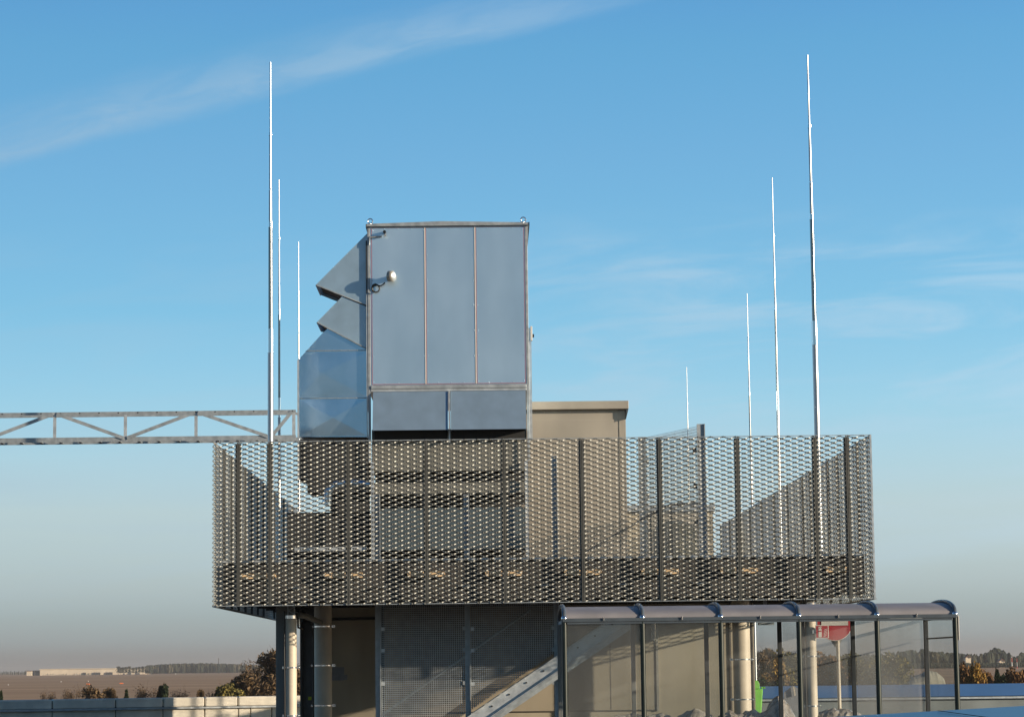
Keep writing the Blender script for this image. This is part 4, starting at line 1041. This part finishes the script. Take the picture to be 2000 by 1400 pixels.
L2 = [('twig2', 1492, 1268, 112, 80, 'hazy brown tree right above the green bin'),
 ('gold', 1508, 1296, 103, 50, 'golden leaved tree right of the green bin behind the glass'),
 ('olive', 1535, 1283, 108, 84, 'dark olive tree left of the right cream pipe'),
 ('dark', 1500, 1330, 99, 60, 'dark low bush behind the tall plastic cover'),
 ('rust', 1612, 1281, 105, 62, 'rust coloured tree left of the no entry sign pole'),
 ('olive', 1655, 1287, 108, 70, 'olive yellow tree right of the no entry sign pole'),
 ('olive2', 1690, 1291, 104, 60, 'green yellow tree behind the hazy shelter pane'),
 ('olive', 1735, 1289, 100, 70, 'rounded yellow green tree right of the fifth shelter post'),
 ('rust', 1885, 1302, 105, 34, 'rust tree directly right of the last shelter post'),
 ('gold', 1906, 1303, 101, 34, 'bright golden tree right of the shelter end'),
 ('rust', 1926, 1313, 107, 26, 'small rust shrub between the golden tree and the dark fir'),
 ('conifer', 1947, 1305, 100, 34, 'dark fir above the blue coping on the right'),
 ('dark', 1972, 1322, 104, 40, 'low dark bush right of the dark fir'),
 ('rust', 1986, 1311, 102, 40, 'orange brown tree near the right edge'),
 ('twig2', 2003, 1304, 106, 34, 'brown tree at the very right edge')]
for k, px, py, Y, wpx, lab in L2: tree(k, px, py, Y, wpx, lab, grp=G2)

# ================================================================== FAR BACKGROUND
def farY(px, py):       # ground distance for a pixel below the horizon
    d = RM @ Vector(((px-1000)/F, (700-py)/F, -1)); return d.y*(GZ-CAMZ)/d.z
YFAR = 3300
def blob_row(name, lab, pts, Y, m, seed, dens, depth, kind='stuff', cat='forest', pine=False, jit=1.0, rr=(.09,.20)):
    rnd = random.Random(seed); b = MB()
    for (xa_, ya_), (xb_, yb_) in zip(pts[:-1], pts[1:]):
        n = max(2, int((xb_-xa_)*dens))
        for k in range(n):
            t = (k+rnd.random())/n; px = xa_+(xb_-xa_)*t; py = ya_+(yb_-ya_)*t+rnd.uniform(-.9,1.6)*jit
            yy = Y+rnd.uniform(0, depth); tp = P(px, py, yy); hh = tp.z-GZ; r = hh*rnd.uniform(*rr)
            n1_, m1_ = 8, 6; base = len(b.v)
            ctr = Vector((tp.x, yy, GZ+hh*.55)); vs_ = []
            for j in range(m1_+1):
                th = pi*j/m1_
                for q_ in range(n1_):
                    a = 2*pi*q_/n1_; rr_ = r*rnd.uniform(.7,1.25)
                    tap = (.45+.55*j/m1_) if rnd.random() < .7 or pine else 1
                    vs_.append((ctr.x+rr_*sin(th)*cos(a)*tap, ctr.y+rr_*sin(th)*sin(a)*tap, ctr.z+hh*.5*cos(th)))
            b.add(vs_, [(j*n1_+q_, (j+1)*n1_+q_, (j+1)*n1_+(q_+1)%n1_, j*n1_+(q_+1)%n1_) for j in range(m1_) for q_ in range(n1_)])
    o = b.build(name, m); return tag(o, lab, cat, kind=kind)
blob_row('forest', 'dark blue green forest on the horizon behind the field on the left', [(284,1300),(330,1296.5),(400,1295),(460,1297),(520,1299),(600,1299)], YFAR, M['wood_far'], 5, 1.7, 260)
blob_row('forest', 'thin hazy tree line at the far left horizon', [(-20,1311),(40,1310),(78,1309)], 4200, M['wood_far'], 6, .5, 200)
# single pines in front of the hall
pm = MB(); rnd = random.Random(4)
tm = MB().tube([(0,0,0),(0,0,.95)], [.025,.01], 6)
for k in range(160):
    t = rnd.random(); leaf(pm, Vector((rnd.gauss(0,.12), rnd.gauss(0,.12), .28+.68*t)), .075, rnd, 1.3)
pmm = pm.mesh('crown', M['wood_far']); tmm = tm.mesh('trunk', M['bark'])
xs_ = [231, 236, 241, 247, 253, 260, 266, 272, 279]
for i, px in enumerate(xs_):
    Y = 3150+40*(i % 3); tp = P(px, 1300.5+(i*7 % 4)*.8, Y); hh = tp.z-GZ
    lab = ['first pine from the left', 'second pine from the left', 'third pine from the left', 'fourth pine from the left', 'middle pine', 'fourth pine from the right', 'third pine from the right', 'second pine from the right', 'last pine before the forest'][i]+' in the row before the long hall'
    root = thing('pine_tree', lab, 'tree', (tp.x, Y, GZ), 'far pines beside the long hall')
    for nm, me in (('trunk', tmm), ('crown', pmm)): inst(nm, me, root, (tp.x, Y, GZ), i, (hh*.9, hh*.9, hh))
# long hall
Yh = 3400
a_, c_ = P(78, 1307, Yh), P(286, 1303, Yh)
hl = thing('hall', 'long low pale industrial hall far across the field on the left', 'building', (a_.x, Yh, GZ))
MB().box((a_.x,Yh,GZ),(c_.x,Yh+60,a_.z)).build('wall', M['wallwhite'], hl)
MB().box((a_.x-1,Yh-1,a_.z+.01),(c_.x+1,Yh+61,a_.z+.8)).build('roof', M['wallwhite'], hl)
b = MB()
for p0_, p1_ in ((163,168),(183,196),(207,220)):
    MB().box((P(p0_,1315,Yh).x,Yh-1.5,GZ),(P(p1_,1315,Yh).x,Yh-.3,GZ+3.2)).build('loading_bay', M['rooftile_dark'], hl)
MB().box((P(66,1310,Yh).x,Yh+3,GZ),(a_.x-.4,Yh+40,a_.z-1)).build('side_wing', M['rooftile_dark'], hl)
lb_ = thing('hall', 'tiny pale building left of the long hall', 'building', (P(52,1310,Yh).x, Yh, GZ))
MB().box((P(52,1310,Yh).x,Yh,GZ),(P(62,1310,Yh).x,Yh+20,P(55,1310,Yh).z)).build('wall', M['wallwhite'], lb_)
MB().box((P(51,1310,Yh).x,Yh-1,P(55,1310,Yh).z+.01),(P(63,1310,Yh).x,Yh+21,P(55,1310,Yh).z+.7)).build('roof', M['rooftile'], lb_)
blob_row('hedge', 'low dark hedge along the foot of the long pale hall', [(84,1315),(130,1315.5),(180,1314)], 3300, M['wood_far'], 8, .7, 30, cat='hedge')
# masts
q = P(427, 1284, 3600)
ma = thing('radio_mast', 'thin dark radio mast rising out of the far forest', 'mast', (q.x, 3600, GZ))
MB().tube([(q.x,3600,GZ),(q.x,3600,q.z)], [.9,.5], 8).build('shaft', M['darksteel'], ma)
q = P(1976, 1281, 1500)
ma = thing('radio_mast', 'red and white banded mast in front of the village', 'mast', (q.x, 1500, GZ))
MB().tube([(q.x,1500,GZ),(q.x,1500,q.z)], [.22,.14], 8).build('shaft', M['redwhite'], ma)
q = P(1986, 1285, 1500)
ma = thing('radio_mast', 'shorter banded mast right of the red and white one', 'mast', (q.x, 1500, GZ))
MB().tube([(q.x,1500,GZ),(q.x,1500,q.z)], [.15,.10], 8).build('shaft', M['redwhite'], ma)
# village
vt = [(1600,1286),(1660,1281),(1700,1280),(1732,1279),(1760,1274),(1800,1271),(1830,1275),(1870,1279),(1900,1280),(1925,1277),(1940,1267),(1955,1272),(1968,1275),(1980,1286),(1992,1276),(2010,1279),(2040,1278)]
blob_row('village_wood', 'dark hazy trees around the village on the right horizon', vt, 1750, M['wood_far'], 12, 1.0, 250, jit=4, rr=(.13,.27))
blob_row('village_hedge', 'low dark hedge at the edge of the field before the village', [(1600,1297),(1700,1296),(1800,1295),(1900,1294),(2040,1293)], 1640, M['wood_far'], 13, 1.6, 30, cat='hedge')
for px, py, wpx, lab in ((1891, 1281, 10, 'white house with a red roof, left of the two on the right horizon'), (1957, 1288, 11, 'white gabled house in front of the tallest village trees'), (1750, 1283, 5, 'tiny pale house right of the church')):
    Y = 1690; q = P(px, py, Y); hw = wpx/2/F*Y; zb = P(px, py+10, Y).z
    r_ = thing('house', lab, 'house', (q.x, Y, GZ), 'village houses')
    MB().box((q.x-hw,Y,GZ),(q.x+hw,Y+7,q.z-hw*.5)).build('wall', M['wallwhite'], r_)
    z0 = q.z-hw*.5
    MB().prism([(q.x-hw*.98,z0+.01),(q.x+hw*.98,z0+.01),(q.x,q.z+hw*.35)], Y+.1, Y+6.9).build('gable', M['wallwhite'], r_)
    b = MB(); b.bar((q.x-hw*1.15,Y+3.5,z0-.1),(q.x+.1,Y+3.5,q.z+hw*.42),8.5,.35); b.bar((q.x+hw*1.15,Y+3.5,z0-.1),(q.x-.1,Y+3.5,q.z+hw*.42),8.5,.35); b.build('roof', M['rooftile'], r_)
q = P(1736, 1283, 1690); t_ = P(1735, 1271, 1690); Y = 1690
ch = thing('church', 'small white church tower with a dark pointed spire on the horizon', 'church', (q.x, Y, GZ))
MB().box((q.x-1.0,Y,GZ),(q.x+1.0,Y+2,q.z+1.2)).build('tower', M['wallwhite'], ch)
MB().tube([(q.x,Y+1,q.z+1.2),(q.x,Y+1,q.z+2.2),(q.x,Y+1,t_.z)], [1.5,.8,.05], 8).build('spire', M['rooftile_dark'], ch)
MB().box((q.x+1.01,Y,GZ),(q.x+4.2,Y+3,q.z-.3)).build('nave', M['wallwhite'], ch)
# brown mound
Yq = 420
a_, c_, t_ = P(1776,1327,Yq), P(1852,1327,Yq), P(1822,1308,Yq)
b = MB(); vs_ = []; n = 22; mm_ = 9
for j in range(mm_+1):
    for i in range(n+1):
        u = i/n; v = j/mm_; x = a_.x+(c_.x-a_.x)*u
        kp = [(0,.02),(.18,.38),(.40,.62),(.55,.95),(.62,1.0),(.80,.80),(.93,.42),(1,.0)]
        for (ka,va),(kb,vb) in zip(kp[:-1],kp[1:]):
            if ka <= u <= kb: hz_ = (va+(vb-va)*(u-ka)/(kb-ka))
        hz_ = ((P(1820,1327,Yq).z-GZ)*min(1,hz_*6)+hz_*(t_.z-P(1820,1327,Yq).z))*max(0, sin(pi*v))**.5
        vs_.append((x, Yq+8*v, GZ+hz_*(1+.04*noise.noise(Vector((x*2, v*3, 1))))-.02))
mo = b.add(vs_, [(j*(n+1)+i, j*(n+1)+i+1, (j+1)*(n+1)+i+1, (j+1)*(n+1)+i) for j in range(mm_) for i in range(n)]).build('gravel_mound', M['mound'])
tag(mo, 'pale mound of gravel beyond the blue coping, seen through the shelter end', 'mound')
# field markers
for i, (px, py, lab) in enumerate(((172, 1335.5, 'left of the two orange marker boards lying in the field'), (237, 1334, 'right of the two orange marker boards lying in the field'))):
    Y = farY(px, py+1); q = P(px, py, Y)
    r_ = thing('marker_board', lab, 'marker', (q.x, Y, GZ), 'orange field markers')
    hw = 3.4/F*Y
    MB().box((q.x-hw,Y,GZ+.1),(q.x+hw,Y+.4,GZ+.42)).build('board', M['orange'], r_)
    MB().box((q.x-hw*.8,Y+.1,GZ),(q.x-hw*.7,Y+.3,GZ+.098)).box((q.x+hw*.7,Y+.1,GZ),(q.x+hw*.8,Y+.3,GZ+.098)).build('leg', M['galv'], r_)
for px, py, lab in ((16,1337,'white field lamp nearest the left edge'),(119,1331,'white field lamp left of the orange markers'),(172,1330,'white field lamp above the left orange marker'),(148,1317.5,'white field lamp just below the long hall'),(343,1316,'white field lamp below the far forest')):
    Y = farY(px, py+.6); q = P(px, py, Y)
    r_ = thing('field_light', lab, 'lamp', (q.x, Y, GZ), 'white field lamps')
    s_ = 1.0/F*Y
    MB().sphere((q.x,Y,GZ+s_*1.2),s_,8,6).build('lamp_head', M['white'], r_)
    MB().tube([(q.x,Y,GZ),(q.x,Y,GZ+s_*.3)], s_*.3, 6).build('stem', M['galv'], r_)

# ================================================================== HAZE
HZ = bpy.data.materials.new('haze'); HZ.use_nodes = True; t = HZ.node_tree; t.nodes.clear()
o_ = t.nodes.new('ShaderNodeOutputMaterial'); pv = t.nodes.new('ShaderNodeVolumePrincipled')
pv.inputs['Color'].default_value = (.66,.64,.64,1); pv.inputs['Density'].default_value = 0.00010; pv.inputs['Anisotropy'].default_value = 0.1
t.links.new(pv.outputs[0], o_.inputs['Volume'])
hzb = MB().box((-9100,-700,GZ-1.2),(9100,12100,24)).build('haze', HZ); tag(hzb, kind='stuff')
